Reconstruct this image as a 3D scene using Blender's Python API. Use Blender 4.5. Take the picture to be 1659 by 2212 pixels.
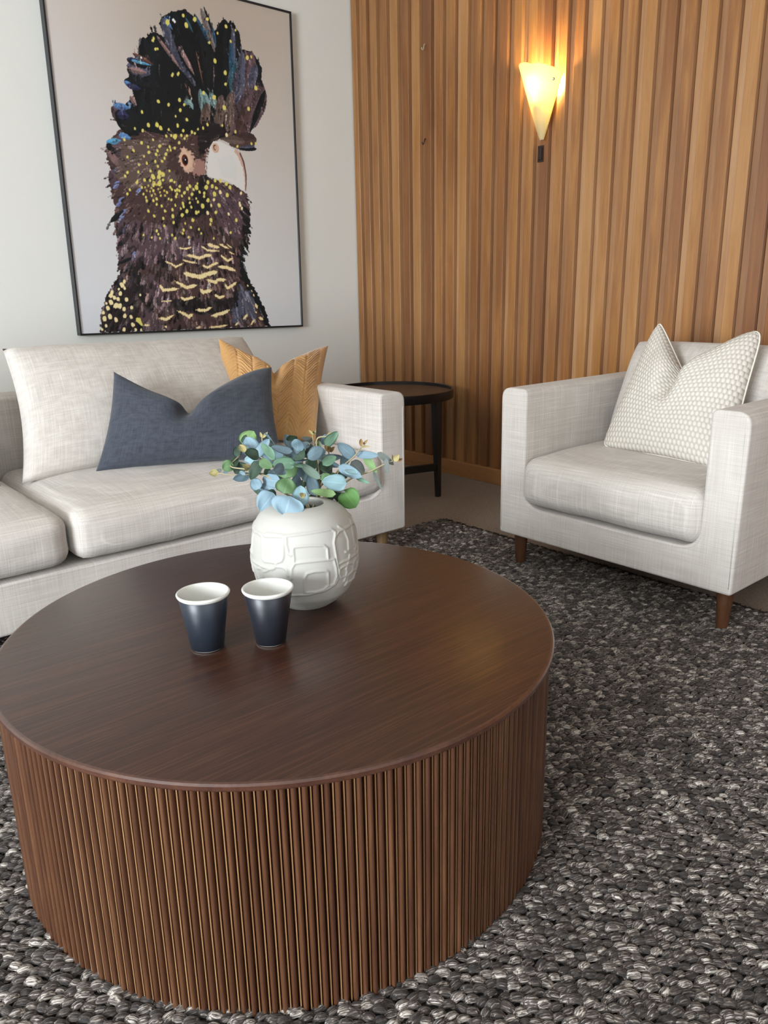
import bpy, bmesh, math, random, json
import numpy as np
from mathutils import Vector, Matrix, noise
random.seed(7); RNG = np.random.RandomState(11)
for o in list(bpy.data.objects): bpy.data.objects.remove(o)
SC = bpy.context.scene; COL = SC.collection
# ------------------------------------------------------------------ camera
CAMD = json.loads('{"F":1680.0,"M":[[0.7628467057948957,-0.6462988609643181,-0.01904431080666387],[0.1919456266761724,0.1982367050505634,0.9611758866984685],[0.6174315993353169,0.7368853310298156,-0.2752784573033491]],"ZC":0.97805798839178}')
cd = bpy.data.cameras.new('camera'); cam = bpy.data.objects.new('camera', cd); COL.objects.link(cam)
r_, u_, f_ = CAMD['M']
cam.matrix_world = Matrix(((r_[0], u_[0], -f_[0], 0), (r_[1], u_[1], -f_[1], 0), (r_[2], u_[2], -f_[2], CAMD['ZC']), (0, 0, 0, 1)))
cd.sensor_fit = 'VERTICAL'; cd.sensor_height = 36.0; cd.lens = CAMD['F'] / 2212 * 36.0
cd.clip_start = 0.02
SC.camera = cam
# ------------------------------------------------------------------ world, window light, exposure
w = bpy.data.worlds.new('world'); SC.world = w; w.use_nodes = True
w.node_tree.nodes['Background'].inputs[0].default_value = (0.80, 0.90, 1.0, 1)
w.node_tree.nodes['Background'].inputs[1].default_value = 0.6
def area(name, loc, rot, sx, sy, watts, col):
    l = bpy.data.lights.new(name, 'AREA'); l.shape = 'RECTANGLE'; l.size = sx; l.size_y = sy; l.energy = watts; l.color = col
    o = bpy.data.objects.new(name, l); o.location = loc; o.rotation_euler = rot; COL.objects.link(o); return o
H = math.pi / 2
area('daylight_side_window', (-3.86, 0.05, 1.25), (0, -H, 0), 1.7, 2.0, 285, (0.86, 0.93, 1.0))
area('daylight_back_window', (0.1, -3.26, 1.45), (H, 0, 0), 2.6, 1.5, 24, (0.88, 0.94, 1.0))
SC.view_settings.view_transform = 'Standard'; SC.view_settings.look = 'None'
SC.view_settings.exposure = 0.54; SC.view_settings.gamma = 1.0; SC.view_settings.use_curve_mapping = False

# ------------------------------------------------------------------ helpers
def srgb(r, g, b):
    f = lambda c: c / 12.92 if c <= 0.04045 else ((c + 0.055) / 1.055) ** 2.4
    return (f(r / 255), f(g / 255), f(b / 255), 1)
class NT:
    def __init__(s, name):
        s.m = bpy.data.materials.new(name); s.m.use_nodes = True; s.t = s.m.node_tree; s.b = s.t.nodes['Principled BSDF']
        s.tc = s.t.nodes.new('ShaderNodeTexCoord')
    def n(s, typ, **kw):
        x = s.t.nodes.new(typ)
        for k, v in kw.items(): setattr(x, k, v)
        return x
    def l(s, a, b): s.t.links.new(a, b)
    def mapping(s, scale, src='Object', loc=(0, 0, 0), rot=(0, 0, 0)):
        m = s.n('ShaderNodeMapping'); m.inputs['Scale'].default_value = scale; m.inputs['Location'].default_value = loc; m.inputs['Rotation'].default_value = rot
        s.l(s.tc.outputs[src] if isinstance(src, str) else src, m.inputs[0]); return m.outputs[0]
    def noise(s, vec, scale=1, detail=4, rough=.5, dist=0):
        x = s.n('ShaderNodeTexNoise'); x.inputs['Scale'].default_value = scale; x.inputs['Detail'].default_value = detail; x.inputs['Roughness'].default_value = rough; x.inputs['Distortion'].default_value = dist
        s.l(vec, x.inputs['Vector']); return x.outputs['Fac']
    def ramp(s, fac, stops, interp='LINEAR'):
        x = s.n('ShaderNodeValToRGB'); e = x.color_ramp; e.interpolation = interp
        while len(e.elements) < len(stops): e.elements.new(0.5)
        for el, (p, c) in zip(e.elements, stops): el.position = p; el.color = c if len(c) == 4 else (*c, 1)
        s.l(fac, x.inputs[0]); return x.outputs[0]
    def mix(s, fac, a, b, typ='MIX'):
        x = s.n('ShaderNodeMix', data_type='RGBA', blend_type=typ)
        for i, v in ((0, fac), (6, a), (7, b)):
            if isinstance(v, (int, float)): x.inputs[i].default_value = v
            elif isinstance(v, tuple): x.inputs[i].default_value = v if len(v) == 4 else (*v, 1)
            else: s.l(v, x.inputs[i])
        return x.outputs[2]
    def math(s, op, a, b=0.0):
        x = s.n('ShaderNodeMath', operation=op)
        for i, v in ((0, a), (1, b)):
            if isinstance(v, (int, float)): x.inputs[i].default_value = v
            else: s.l(v, x.inputs[i])
        return x.outputs[0]
    def bump(s, h, strength=.3, dist=.002):
        x = s.n('ShaderNodeBump'); x.inputs['Strength'].default_value = strength; x.inputs['Distance'].default_value = dist
        s.l(h, x.inputs['Height']); s.l(x.outputs[0], s.b.inputs['Normal']); return x
    def base(s, c):
        if isinstance(c, tuple): s.b.inputs['Base Color'].default_value = c if len(c) == 4 else (*c, 1)
        else: s.l(c, s.b.inputs['Base Color'])
        return s
    def set(s, **k):
        for a, v in k.items(): s.b.inputs[a.replace('_', ' ')].default_value = v
        return s
G = lambda v: (v, v, v, 1)
def plain(name, col, rough=.5, **k):
    x = NT(name); x.base(col).set(Roughness=rough, **k); return x.m

def linen(name, c_lo, c_hi, slub=.5, dens=1.0, rough=.92, uv=None):
    x = NT(name)
    if uv:
        a = x.noise(x.mapping((uv*.016, uv, 1), 'UV'), 1, 2, .55); b = x.noise(x.mapping((uv, uv*.016, 3), 'UV', (3, 7, 5)), 1, 2, .55); c = x.noise(x.mapping((uv*.1, uv*.1, 3), 'UV'), 1, 3, .55)
    else: a = x.noise(x.mapping((5*dens, 5*dens, 330*dens)), 1, 2, .55); b = x.noise(x.mapping((330*dens, 5*dens, 5*dens)), 1, 2, .55); c = x.noise(x.mapping((5*dens, 330*dens, 5*dens)), 1, 2, .55)
    fine = x.noise(x.mapping((700, 700, 700)), 1, 1)
    s = x.math('ADD', x.math('ADD', a, b), c)
    s1 = x.ramp(x.math('MULTIPLY', s, .3333), [(.38, G(0)), (.62, G(1))])
    col = x.mix(s1, c_lo, c_hi)
    sl = x.ramp(x.math('MAXIMUM', x.math('MAXIMUM', a, b), 0.0 if uv else c), [(.66, G(0)), (.74, G(1))])
    hi = tuple(min(1, v * 1.22) for v in c_hi[:3]) + (1,)
    col = x.mix(x.math('MULTIPLY', sl, slub), col, hi)
    x.base(col).set(Roughness=rough); x.b.inputs['Sheen Weight'].default_value = .15; x.b.inputs['Specular IOR Level'].default_value = .2
    x.bump(x.math('ADD', s, x.math('MULTIPLY', fine, .5)), .25, .0012)
    return x.m
M = {}
M['sofa'] = linen('sofa_linen', (0.485, 0.44, 0.395, 1), (0.66, 0.612, 0.558, 1), .5)
M['sofauv'] = linen('cushion_linen', (0.485, 0.44, 0.395, 1), (0.66, 0.612, 0.558, 1), .5, uv=260)
M['blue'] = linen('blue_grey_linen', (0.036, 0.041, 0.054, 1), (0.072, 0.080, 0.100, 1), .35, uv=260)
M['piping'] = plain('cream_piping', (0.74, 0.70, 0.62, 1), .8)
# white waffle
x = NT('white_waffle_weave')
uv = x.mapping((31, 27, 1), 'UV'); sp = x.n('ShaderNodeSeparateXYZ'); x.l(uv, sp.inputs[0])
row = x.math('FLOOR', sp.outputs[1]); off = x.math('MULTIPLY', x.math('MODULO', row, 2.0), .5)
fx = x.math('FRACT', x.math('ADD', sp.outputs[0], off)); fy = x.math('FRACT', sp.outputs[1])
dx = x.math('SUBTRACT', fx, .5); dy = x.math('SUBTRACT', fy, .5)
d2 = x.math('ADD', x.math('MULTIPLY', x.math('MULTIPLY', dx, dx), 1.5), x.math('MULTIPLY', dy, dy))
hgt = x.math('SUBTRACT', 1.0, x.math('MULTIPLY', d2, 3.6))
x.base(x.ramp(hgt, [(.05, (0.56, 0.51, 0.44, 1)), (.7, (0.69, 0.65, 0.58, 1))])).set(Roughness=.9); x.bump(hgt, .45, .004); M['waffle'] = x.m
# mustard quilted
x = NT('mustard_quilt'); x.base(x.mix(x.noise(x.mapping((9, 9, 9)), 1, 3), (0.43, 0.22, 0.065, 1), (0.54, 0.29, 0.095, 1))).set(Roughness=.55); x.b.inputs['Sheen Weight'].default_value = .35; x.bump(x.noise(x.mapping((500, 500, 500)), 1, 1), .15, .001); M['mustard'] = x.m
# wall paint / ceiling
x = NT('pale_plaster'); x.base(x.mix(x.noise(x.mapping((1.5, 1.5, 1.5)), 1, 3), (0.73, 0.725, 0.675, 1), (0.77, 0.765, 0.715, 1))).set(Roughness=.85); x.bump(x.noise(x.mapping((90, 90, 90)), 1, 3), .06, .002); M['plaster'] = x.m
M['ceiling'] = plain('ceiling_white', (0.74, 0.73, 0.70, 1), .9)
M['trimw'] = plain('white_trim', (0.75, 0.74, 0.71, 1), .5)
# timber cladding
def timber(name, stops, grain=(28, 28, 1.6), rough=.42, rnd=.5, coat=.1):
    x = NT(name); oi = x.n('ShaderNodeObjectInfo')
    off = x.n('ShaderNodeVectorMath', operation='SCALE'); x.l(oi.outputs['Random'], off.inputs[3]); off.inputs[0].default_value = (31.0, 17.0, 43.0)
    add = x.n('ShaderNodeVectorMath', operation='ADD'); x.l(x.tc.outputs['Object'], add.inputs[0]); x.l(off.outputs[0], add.inputs[1])
    g = x.noise(x.mapping(grain, add.outputs[0]), 1, 5, .6, 1.2)
    b = x.noise(x.mapping((grain[0]*.25, grain[1]*.25, grain[2]*.5), add.outputs[0]), 1, 3, .5, .6)
    f = x.math('ADD', x.math('MULTIPLY', x.math('SUBTRACT', g, .5), .9), x.math('MULTIPLY', x.math('SUBTRACT', b, .5), 1.0))
    f = x.math('ADD', f, x.math('ADD', x.math('MULTIPLY', x.math('SUBTRACT', oi.outputs['Random'], .5), rnd), .5))
    fine = x.noise(x.mapping((grain[0]*9, grain[1]*9, grain[2]*6), add.outputs[0]), 1, 2)
    c = x.mix(x.math('MULTIPLY', fine, .22), x.ramp(f, stops), (0.05, 0.025, 0.012, 1), 'MULTIPLY') if False else x.ramp(x.math('ADD', f, x.math('MULTIPLY', x.math('SUBTRACT', fine, .5), .35)), stops)
    x.base(c).set(Roughness=rough); x.b.inputs['Coat Weight'].default_value = coat; x.b.inputs['Coat Roughness'].default_value = .30
    x.bump(fine, .08, .001); return x.m
M['cladding'] = timber('varnished_timber_cladding', [(.06, (0.160, 0.054, 0.013, 1)), (.40, (0.240, 0.092, 0.022, 1)), (.62, (0.320, 0.136, 0.032, 1)), (.97, (0.40, 0.20, 0.068, 1))], coat=.5, rough=.38, rnd=.62)
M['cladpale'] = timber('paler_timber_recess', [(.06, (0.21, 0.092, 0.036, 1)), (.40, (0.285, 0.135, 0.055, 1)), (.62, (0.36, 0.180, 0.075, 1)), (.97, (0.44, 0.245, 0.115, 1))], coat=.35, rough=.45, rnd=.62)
M['skirt'] = timber('timber_skirting', [(.2, (0.24, 0.10, 0.035, 1)), (.8, (0.37, 0.17, 0.06, 1))], (20, 2, 30))
M['legwood'] = timber('walnut_leg', [(.2, (0.050, 0.018, 0.008, 1)), (.8, (0.115, 0.046, 0.018, 1))], (60, 60, 6))
M['oakleg'] = timber('oak_leg', [(.2, (0.17, 0.10, 0.045, 1)), (.8, (0.30, 0.19, 0.09, 1))], (60, 60, 6))
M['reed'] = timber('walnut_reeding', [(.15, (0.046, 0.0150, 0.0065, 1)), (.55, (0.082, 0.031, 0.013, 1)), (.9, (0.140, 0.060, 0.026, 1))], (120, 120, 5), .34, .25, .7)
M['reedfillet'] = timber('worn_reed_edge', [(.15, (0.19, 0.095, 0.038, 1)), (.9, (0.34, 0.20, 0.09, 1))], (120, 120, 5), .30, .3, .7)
# table top veneer
x = NT('dark_walnut_veneer')
v = x.mapping((2.2, 30, 30), rot=(0, 0, math.radians(16)))
v2 = x.mapping((6, 230, 50), rot=(0, 0, math.radians(16)))
g = x.noise(v, 1, 4, .55, 1.6); fg = x.noise(v2, 1, 2, .6, .3)
lines = x.ramp(fg, [(.46, G(0)), (.66, G(1))])
c = x.ramp(g, [(.25, (0.023, 0.0066, 0.0030, 1)), (.55, (0.034, 0.0100, 0.0042, 1)), (.8, (0.052, 0.0170, 0.0068, 1))])
c = x.mix(x.math('MULTIPLY', lines, .5), c, (0.088, 0.032, 0.014, 1))
x.base(c).set(Roughness=.45); x.b.inputs['Coat Weight'].default_value = .6; x.b.inputs['Coat Roughness'].default_value = .27; x.b.inputs['Specular IOR Level'].default_value = .3
x.bump(x.math('ADD', fg, x.math('MULTIPLY', g, .3)), .12, .0008); M['veneer'] = x.m
M['rim'] = timber('dark_rim_wood', [(.2, (0.045, 0.016, 0.010, 1)), (.9, (0.10, 0.04, 0.022, 1))], (60, 60, 60), .25, .1, .6)
# carpet
x = NT('beige_carpet'); n = x.noise(x.mapping((160, 160, 160)), 1, 3, .7); n2 = x.noise(x.mapping((9, 9, 9)), 1, 3)
x.base(x.mix(x.math('MULTIPLY', n2, .5), x.ramp(n, [(.3, (0.17, 0.125, 0.095, 1)), (.7, (0.36, 0.285, 0.225, 1))]), (0.30, 0.235, 0.185, 1))).set(Roughness=1.0); x.bump(n, .9, .006); M['carpet'] = x.m
# rug yarn: colour from the per-loop attribute, streaked along the yarn
x = NT('wool_yarn'); at = x.n('ShaderNodeAttribute', attribute_type='INSTANCER', attribute_name='tone')
av = x.n('ShaderNodeVectorMath', operation='SCALE'); x.l(at.outputs['Fac'], av.inputs[3]); av.inputs[0].default_value = (37., 91., 53.)
ad = x.n('ShaderNodeVectorMath', operation='ADD'); x.l(x.tc.outputs['Object'], ad.inputs[0]); x.l(av.outputs[0], ad.inputs[1])
s = x.noise(x.mapping((26, 620, 480), ad.outputs[0]), 1, 2, .6, .4)
tone = x.math('ADD', x.math('MULTIPLY', x.math('SUBTRACT', at.outputs['Fac'], .5), .25), s)
x.base(x.ramp(tone, [(.34, (0.011, 0.008, 0.0065, 1)), (.47, (0.042, 0.031, 0.025, 1)), (.57, (0.140, 0.113, 0.094, 1)), (.71, (0.55, 0.50, 0.44, 1))])).set(Roughness=.75); x.b.inputs['Sheen Weight'].default_value = .12; x.bump(s, .5, .002); M['yarn'] = x.m
M['rugback'] = plain('rug_backing', (0.03, 0.024, 0.020, 1), 1.0)
M['blackframe'] = plain('black_frame', (0.012, 0.013, 0.016, 1), .35)
M['blacklac'] = plain('black_lacquer', (0.008, 0.007, 0.007, 1), .33)
x = NT('brown_tray_leather'); n = x.noise(x.mapping((40, 40, 40)), 1, 4); x.base(x.mix(n, (0.060, 0.033, 0.020, 1), (0.11, 0.062, 0.038, 1))).set(Roughness=.42); x.bump(n, .15, .001); M['tray'] = x.m
x = NT('matte_ceramic_cream'); n = x.noise(x.mapping((14, 14, 14)), 1, 4); x.base(x.mix(n, (0.42, 0.405, 0.365, 1), (0.48, 0.465, 0.425, 1))).set(Roughness=.5); x.b.inputs['Specular IOR Level'].default_value = .35; x.bump(x.noise(x.mapping((60, 60, 60)), 1, 3), .05, .001); M['ceramic'] = x.m
x = NT('satin_navy_glaze'); n = x.noise(x.mapping((22, 22, 22)), 1, 4, .6); x.base(x.mix(n, (0.012, 0.016, 0.024, 1), (0.022, 0.030, 0.042, 1))).set(Roughness=.38); M['navy'] = x.m
x = NT('satin_black_glaze'); n = x.noise(x.mapping((22, 22, 22)), 1, 4, .6); x.base(x.mix(n, (0.011, 0.012, 0.017, 1), (0.018, 0.020, 0.028, 1))).set(Roughness=.38); M['blackglaze'] = x.m
M['porcelain'] = plain('white_porcelain', (0.66, 0.65, 0.60, 1), .12)
M['chrome'] = plain('brushed_steel', (0.55, 0.5, 0.4, 1), .3, Metallic=1.0)
M['switch'] = plain('glossy_brown_bakelite', (0.018, 0.008, 0.006, 1), .12)
M['hookw'] = plain('cream_hook', (0.42, 0.34, 0.22, 1), .4); M['hookb'] = plain('black_hook', (0.02, 0.01, 0.01, 1), .4)
M['stem'] = plain('plastic_stem', (0.33, 0.29, 0.17, 1), .6)
def leafmat(name, a, b):
    x = NT(name); oi = x.n('ShaderNodeObjectInfo')
    n = x.noise(x.mapping((3, 60, 3), 'UV'), 1, 3, .5, .6); m = x.noise(x.mapping((25, 25, 25)), 1, 2)
    f = x.math('ADD', x.math('MULTIPLY', n, .5), x.math('ADD', x.math('MULTIPLY', m, .35), x.math('MULTIPLY', oi.outputs['Random'], .15)))
    uv = x.n('ShaderNodeSeparateXYZ'); x.l(x.tc.outputs['UV'], uv.inputs[0])
    rib = x.ramp(x.math('ABSOLUTE', x.math('SUBTRACT', uv.outputs[1], .5)), [(0, G(1)), (.035, G(0))])
    c = x.mix(f, a, b); c = x.mix(x.math('MULTIPLY', rib, .3), c, tuple(min(1, v*1.5+.03) for v in b[:3]) + (1,))
    x.base(c).set(Roughness=.62); x.bump(x.math('ADD', n, x.math('MULTIPLY', rib, .6)), .25, .0015); return x.m
LM = {'blue': ((0.13, 0.215, 0.270, 1), (0.26, 0.375, 0.435, 1)), 'slate': ((0.08, 0.135, 0.165, 1), (0.16, 0.235, 0.27, 1)), 'aqua': ((0.16, 0.28, 0.31, 1), (0.29, 0.44, 0.47, 1)),
      'green': ((0.06, 0.13, 0.05, 1), (0.14, 0.25, 0.10, 1)), 'bright': ((0.045, 0.14, 0.03, 1), (0.12, 0.27, 0.06, 1)), 'dark': ((0.016, 0.035, 0.022, 1), (0.045, 0.085, 0.05, 1)), 'lime': ((0.12, 0.22, 0.07, 1), (0.24, 0.38, 0.15, 1)),
      'mid': ((0.09, 0.19, 0.12, 1), (0.20, 0.34, 0.23, 1)), 'sage': ((0.07, 0.12, 0.09, 1), (0.16, 0.22, 0.17, 1)), 'grey': ((0.09, 0.11, 0.10, 1), (0.19, 0.21, 0.19, 1)), 'bud': ((0.28, 0.24, 0.09, 1), (0.44, 0.38, 0.18, 1)), 'tan': ((0.24, 0.14, 0.05, 1), (0.40, 0.25, 0.11, 1)), 'pink': ((0.30, 0.20, 0.15, 1), (0.42, 0.32, 0.24, 1))}
LM = {k: leafmat('leaf_' + k, *v) for k, v in LM.items()}

def mesh_obj(name, verts, faces, mat=None, parent=None, smooth=True, uvs=None, mats=None, fmat=None):
    me = bpy.data.meshes.new(name); me.from_pydata([tuple(v) for v in verts], [], faces)
    if uvs is not None:
        ul = me.uv_layers.new(name='UVMap'); li = np.empty(len(me.loops), dtype=np.int32); me.loops.foreach_get('vertex_index', li)
        ul.data.foreach_set('uv', np.asarray(uvs, dtype=np.float32)[li].ravel())
    for m_ in (mats or ([mat] if mat else [])): me.materials.append(m_)
    if fmat is not None: me.polygons.foreach_set('material_index', np.asarray(fmat, dtype=np.int32))
    if smooth: me.polygons.foreach_set('use_smooth', [True] * len(me.polygons))
    me.update()
    o = bpy.data.objects.new(name, me); COL.objects.link(o)
    if parent: o.parent = parent
    return o
def bm_obj(name, bm, mat=None, parent=None, smooth=True):
    bmesh.ops.recalc_face_normals(bm, faces=bm.faces[:])
    me = bpy.data.meshes.new(name); bm.to_mesh(me); bm.free()
    if mat: me.materials.append(mat)
    if smooth: me.polygons.foreach_set('use_smooth', [True] * len(me.polygons))
    o = bpy.data.objects.new(name, me); COL.objects.link(o)
    if parent: o.parent = parent
    return o
def thing(name, label, cat, loc=(0, 0, 0), rz=0, group=None):
    o = bpy.data.objects.new(name, None); o.empty_display_size = .05; COL.objects.link(o); o.location = loc; o.rotation_euler = (0, 0, rz)
    o['label'] = label; o['category'] = cat
    if group: o['group'] = group
    return o
def tag(o, label, cat, group=None):
    o['label'] = label; o['category'] = cat
    if group: o['group'] = group
    return o
def box(name, lo, hi, mat, parent=None, bev=0, seg=2):
    bm = bmesh.new(); bmesh.ops.create_cube(bm, size=1)
    for v in bm.verts: v.co = Vector([(lo[i] + hi[i]) / 2 + v.co[i] * (hi[i] - lo[i]) for i in range(3)])
    if bev: bmesh.ops.bevel(bm, geom=bm.edges[:], offset=bev, segments=seg, affect='EDGES', profile=.5)
    return bm_obj(name, bm, mat, parent, smooth=False)
def structure(o): o['kind'] = 'structure'; return o
def lathe(name, prof, mat, parent=None, n=64, loc=(0, 0, 0), fmat=None, mats=None, caps=True):
    V = []; Fc = []; fm = []
    for (r, z) in prof:
        for i in range(n):
            a = 2 * math.pi * i / n; V.append((r * math.cos(a), r * math.sin(a), z))
    for k in range(len(prof) - 1):
        for i in range(n):
            j = (i + 1) % n; Fc.append((k*n+i, k*n+j, (k+1)*n+j, (k+1)*n+i)); fm.append(fmat[k] if fmat else 0)
    if caps and prof[0][0] > 1e-6: Fc.append(tuple(range(n))[::-1]); fm.append(fmat[0] if fmat else 0)
    if caps and prof[-1][0] > 1e-6: Fc.append(tuple((len(prof)-1)*n + i for i in range(n))); fm.append(fmat[-1] if fmat else 0)
    o = mesh_obj(name, V, Fc, mat, parent, mats=mats, fmat=fm if fmat else None); o.location = loc
    return o
def autosmooth(o, deg=35):
    me = o.data; bm = bmesh.new(); bm.from_mesh(me); lim = math.radians(deg)
    for e in bm.edges:
        if len(e.link_faces) == 2 and e.calc_face_angle(0) > lim: e.smooth = False
    bm.to_mesh(me); bm.free(); return o
def tube(name, pts, rad, mat, parent=None, n=8, closed=False, rads=None):
    pts = [Vector(p) for p in pts]; V = []; Fc = []; m = len(pts); up = Vector((0.123, 0.31, 0.94)).normalized()
    for i, p in enumerate(pts):
        a = pts[(i - 1) % m] if (closed or i) else p; b = pts[(i + 1) % m] if (closed or i < m - 1) else p
        t = (b - a).normalized(); s = t.cross(up).normalized(); q = s.cross(t); rr = rads[i] if rads else rad
        for k in range(n):
            an = 2 * math.pi * k / n; V.append(p + s * math.cos(an) * rr + q * math.sin(an) * rr)
    for i in range(m if closed else m - 1):
        j = (i + 1) % m
        for k in range(n): l = (k + 1) % n; Fc.append((i*n+k, i*n+l, j*n+l, j*n+k))
    if not closed: Fc.append(tuple(range(n))[::-1]); Fc.append(tuple((m-1)*n+k for k in range(n)))
    return mesh_obj(name, V, Fc, mat, parent)
def catmull(P, k=5):
    P = [np.array(p, float) for p in P]; Q = [2*P[0]-P[1]] + P + [2*P[-1]-P[-2]]; out = []
    for i in range(1, len(Q) - 2):
        for j in range(k):
            t = j / k; out.append(.5*((2*Q[i]) + (-Q[i-1]+Q[i+1])*t + (2*Q[i-1]-5*Q[i]+4*Q[i+1]-Q[i+2])*t*t + (-Q[i-1]+3*Q[i]-3*Q[i+1]+Q[i+2])*t**3))
    return out + [P[-1]]

# ------------------------------------------------------------------ room shell
XW, YW, ZC, X0, Y0 = 2.990, 3.776, 2.72, -3.95, -3.35
FZ = -0.014
structure(box('floor', (X0 - .1, Y0 - .1, FZ - .1), (XW + .15, YW + .1, FZ), M['carpet']))
structure(box('ceiling', (X0 - .1, Y0 - .1, ZC), (XW + .15, YW + .1, ZC + .1), M['ceiling']))
structure(box('wall_left', (X0 - .1, YW, FZ), (XW + .15, YW + .1, ZC), M['plaster']))
def wall_with_window(name, axis, pos, a0, a1, w0, w1, z0, z1, out):
    bm = bmesh.new()
    def bx(p0, p1, q0, q1):
        lo = (pos, p0, q0) if axis == 0 else (p0, pos, q0); hi = (pos + out, p1, q1) if axis == 0 else (p1, pos + out, q1)
        r = bmesh.ops.create_cube(bm, size=1)
        for v in r['verts']: v.co = Vector([(lo[i]+hi[i])/2 + v.co[i]*abs(hi[i]-lo[i]) for i in range(3)])
    bx(a0, w0, FZ, ZC); bx(w1, a1, FZ, ZC); bx(w0, w1, FZ, z0); bx(w0, w1, z1, ZC)
    structure(bm_obj(name, bm, M['plaster'], smooth=False))
wall_with_window('wall_front', 0, X0, Y0, YW, -1.0, 1.10, .35, 2.15, -.1)
wall_with_window('wall_back', 1, Y0, X0, XW + .15, -1.25, 1.45, .65, 2.25, -.1)
def window(nm, axis, pos, a0, a1, z0, z1):
    p = structure(thing(nm, 'x', 'window')); del p['label']; del p['category']
    t = .05
    def bar(p0, p1, q0, q1, n_='window_frame'):
        lo = (pos - .09, p0, q0) if axis == 0 else (p0, pos - .09, q0); hi = (pos - .05, p1, q1) if axis == 0 else (p1, pos - .05, q1)
        box(n_, lo, hi, M['trimw'], p)
    bar(a0, a1, z0, z0 + t); bar(a0, a1, z1 - t, z1); bar(a0, a0 + t, z0, z1); bar(a1 - t, a1, z0, z1); m = (a0 + a1) / 2; bar(m - .03, m + .03, z0, z1, 'mullion')
window('window_1', 0, X0, -1.0, 1.10, .35, 2.15); window('window_2', 1, Y0, -1.25, 1.45, .65, 2.25)
# timber wall: backing + one L-section board per module
wr = structure(box('wall_right', (XW + .030, Y0 - .1, FZ), (XW + .13, YW, ZC), M['cladding']))
PITCH = .0833; PROUD = .045; DEP = .022
ys = [3.721 - PITCH * k for k in range(-1, 86)]
bm = bmesh.new()
sec = [(0, 0), (0, PROUD), (DEP, PROUD), (DEP, PITCH - .0015), (DEP + .012, PITCH - .0015), (DEP + .012, 0)]
zb = .062
v0 = [bm.verts.new((a, b, zb)) for a, b in sec]; v1 = [bm.verts.new((a, b, ZC - .001)) for a, b in sec]
for i in range(6): bm.faces.new((v0[i], v0[(i+1) % 6], v1[(i+1) % 6], v1[i]))
bm.faces.new(v0); bm.faces.new(v1)
bmesh.ops.bevel(bm, geom=[e for e in bm.edges if abs(e.verts[0].co.z - e.verts[1].co.z) > 1 and e.verts[0].co.x < .001], offset=.0014, segments=1, affect='EDGES')
pb = None
for k, y in enumerate(ys):
    # proud part occupies y .. y+PROUD, recess continues to the next board (towards +y)
    if y + PITCH > YW + .03: continue
    if y < Y0: break
    if pb is None:
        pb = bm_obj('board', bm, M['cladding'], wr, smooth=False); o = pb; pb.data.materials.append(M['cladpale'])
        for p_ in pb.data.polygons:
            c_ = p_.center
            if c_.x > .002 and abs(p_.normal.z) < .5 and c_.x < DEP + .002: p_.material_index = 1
    else:
        o = pb.copy(); COL.objects.link(o)
    o.location = (XW - .001, y, 0)
# end board against the plaster wall
box('board', (XW - .001, 3.721 + 0.0, zb), (XW + .03, YW - .001, ZC - .001), M['cladding'], wr) if False else None
sk = structure(box('baseboard_right', (XW - .012, Y0, FZ), (XW + .03, YW - .001, .068), M['skirt'], bev=.003))
structure(box('baseboard_left', (X0, YW - .016, FZ), (XW - .013, YW, .085), M['trimw'], bev=.003))

# ------------------------------------------------------------------ rug
RX0, RX1, RY0, RY1 = -1.15, 2.335, -0.55, 2.365
rug = thing('rug', 'chunky woven wool rug flecked in charcoal brown and cream under the round coffee table', 'rug', ((RX0+RX1)/2, (RY0+RY1)/2, FZ))
rb = box('backing', (RX0 - (RX0+RX1)/2, RY0 - (RY0+RY1)/2, 0), (RX1 - (RX0+RX1)/2, RY1 - (RY0+RY1)/2, .006), M['rugback'], rug)
def loop_mesh(name, seed):
    rs = np.random.RandomState(seed); V = []; Fc = []; nu, nv = 9, 7
    for i in range(nu):
        t = i / (nu - 1); a = math.pi * (t * 1.06 - .03); cx = -math.cos(a) * .0068; cz = math.sin(a) * .0075 - .0015
        rr = (.0036 + .0014 * math.sin(math.pi * t)) * rs.uniform(.92, 1.08); wv = 1.25
        tx, tz = math.sin(a), math.cos(a)
        for k in range(nv):
            b = 2 * math.pi * k / nv; V.append((cx + (-tz) * math.cos(b) * rr, math.sin(b) * rr * wv + .001 * math.sin(2.2 * t + seed), cz + tx * math.cos(b) * rr))
    for i in range(nu - 1):
        for k in range(nv): l = (k + 1) % nv; Fc.append((i*nv+k, i*nv+l, (i+1)*nv+l, (i+1)*nv+k))
    me = bpy.data.meshes.new(name); me.from_pydata(V, [], Fc); me.materials.append(M['yarn']); me.polygons.foreach_set('use_smooth', [True]*len(Fc)); me.update()
    return bpy.data.objects.new(name, me)
srcs = [loop_mesh('yarn_loop', 1)]
pts, rot, scl, ton = [], [], [], []
px_, py_ = .0200, .0145; row = 0; y = RY0 + .006
while y < RY1 - .004:
    xx = RX0 + .008 + (row % 2) * px_ * .5
    n = int((RX1 - .008 - xx) / px_)
    X = xx + np.arange(n) * px_ + RNG.normal(0, .0016, n); Y = y + RNG.normal(0, .0016, n)
    keep = ~(((X - .718)**2 + (Y - 1.16)**2) < .484**2)
    keep &= (X * .6174 + Y * .7369 > .35)
    X, Y = X[keep], Y[keep]; k = len(X)
    if k:
        pts.append(np.c_[X - (RX0+RX1)/2, Y - (RY0+RY1)/2, np.full(k, .0062) + RNG.uniform(-.0006, .0012, k)])
        rot.append(np.c_[RNG.normal(0, .14, k), RNG.normal(0, .14, k), RNG.normal(-.50, .26, k)]); s_ = RNG.uniform(1.12, 1.45, k); scl.append(np.c_[s_ * 1.08, s_ * .98, s_ * RNG.uniform(.78, 1.08, k)])
        ton.append(RNG.beta(1.5, 1.9, k))
    y += py_; row += 1
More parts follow.
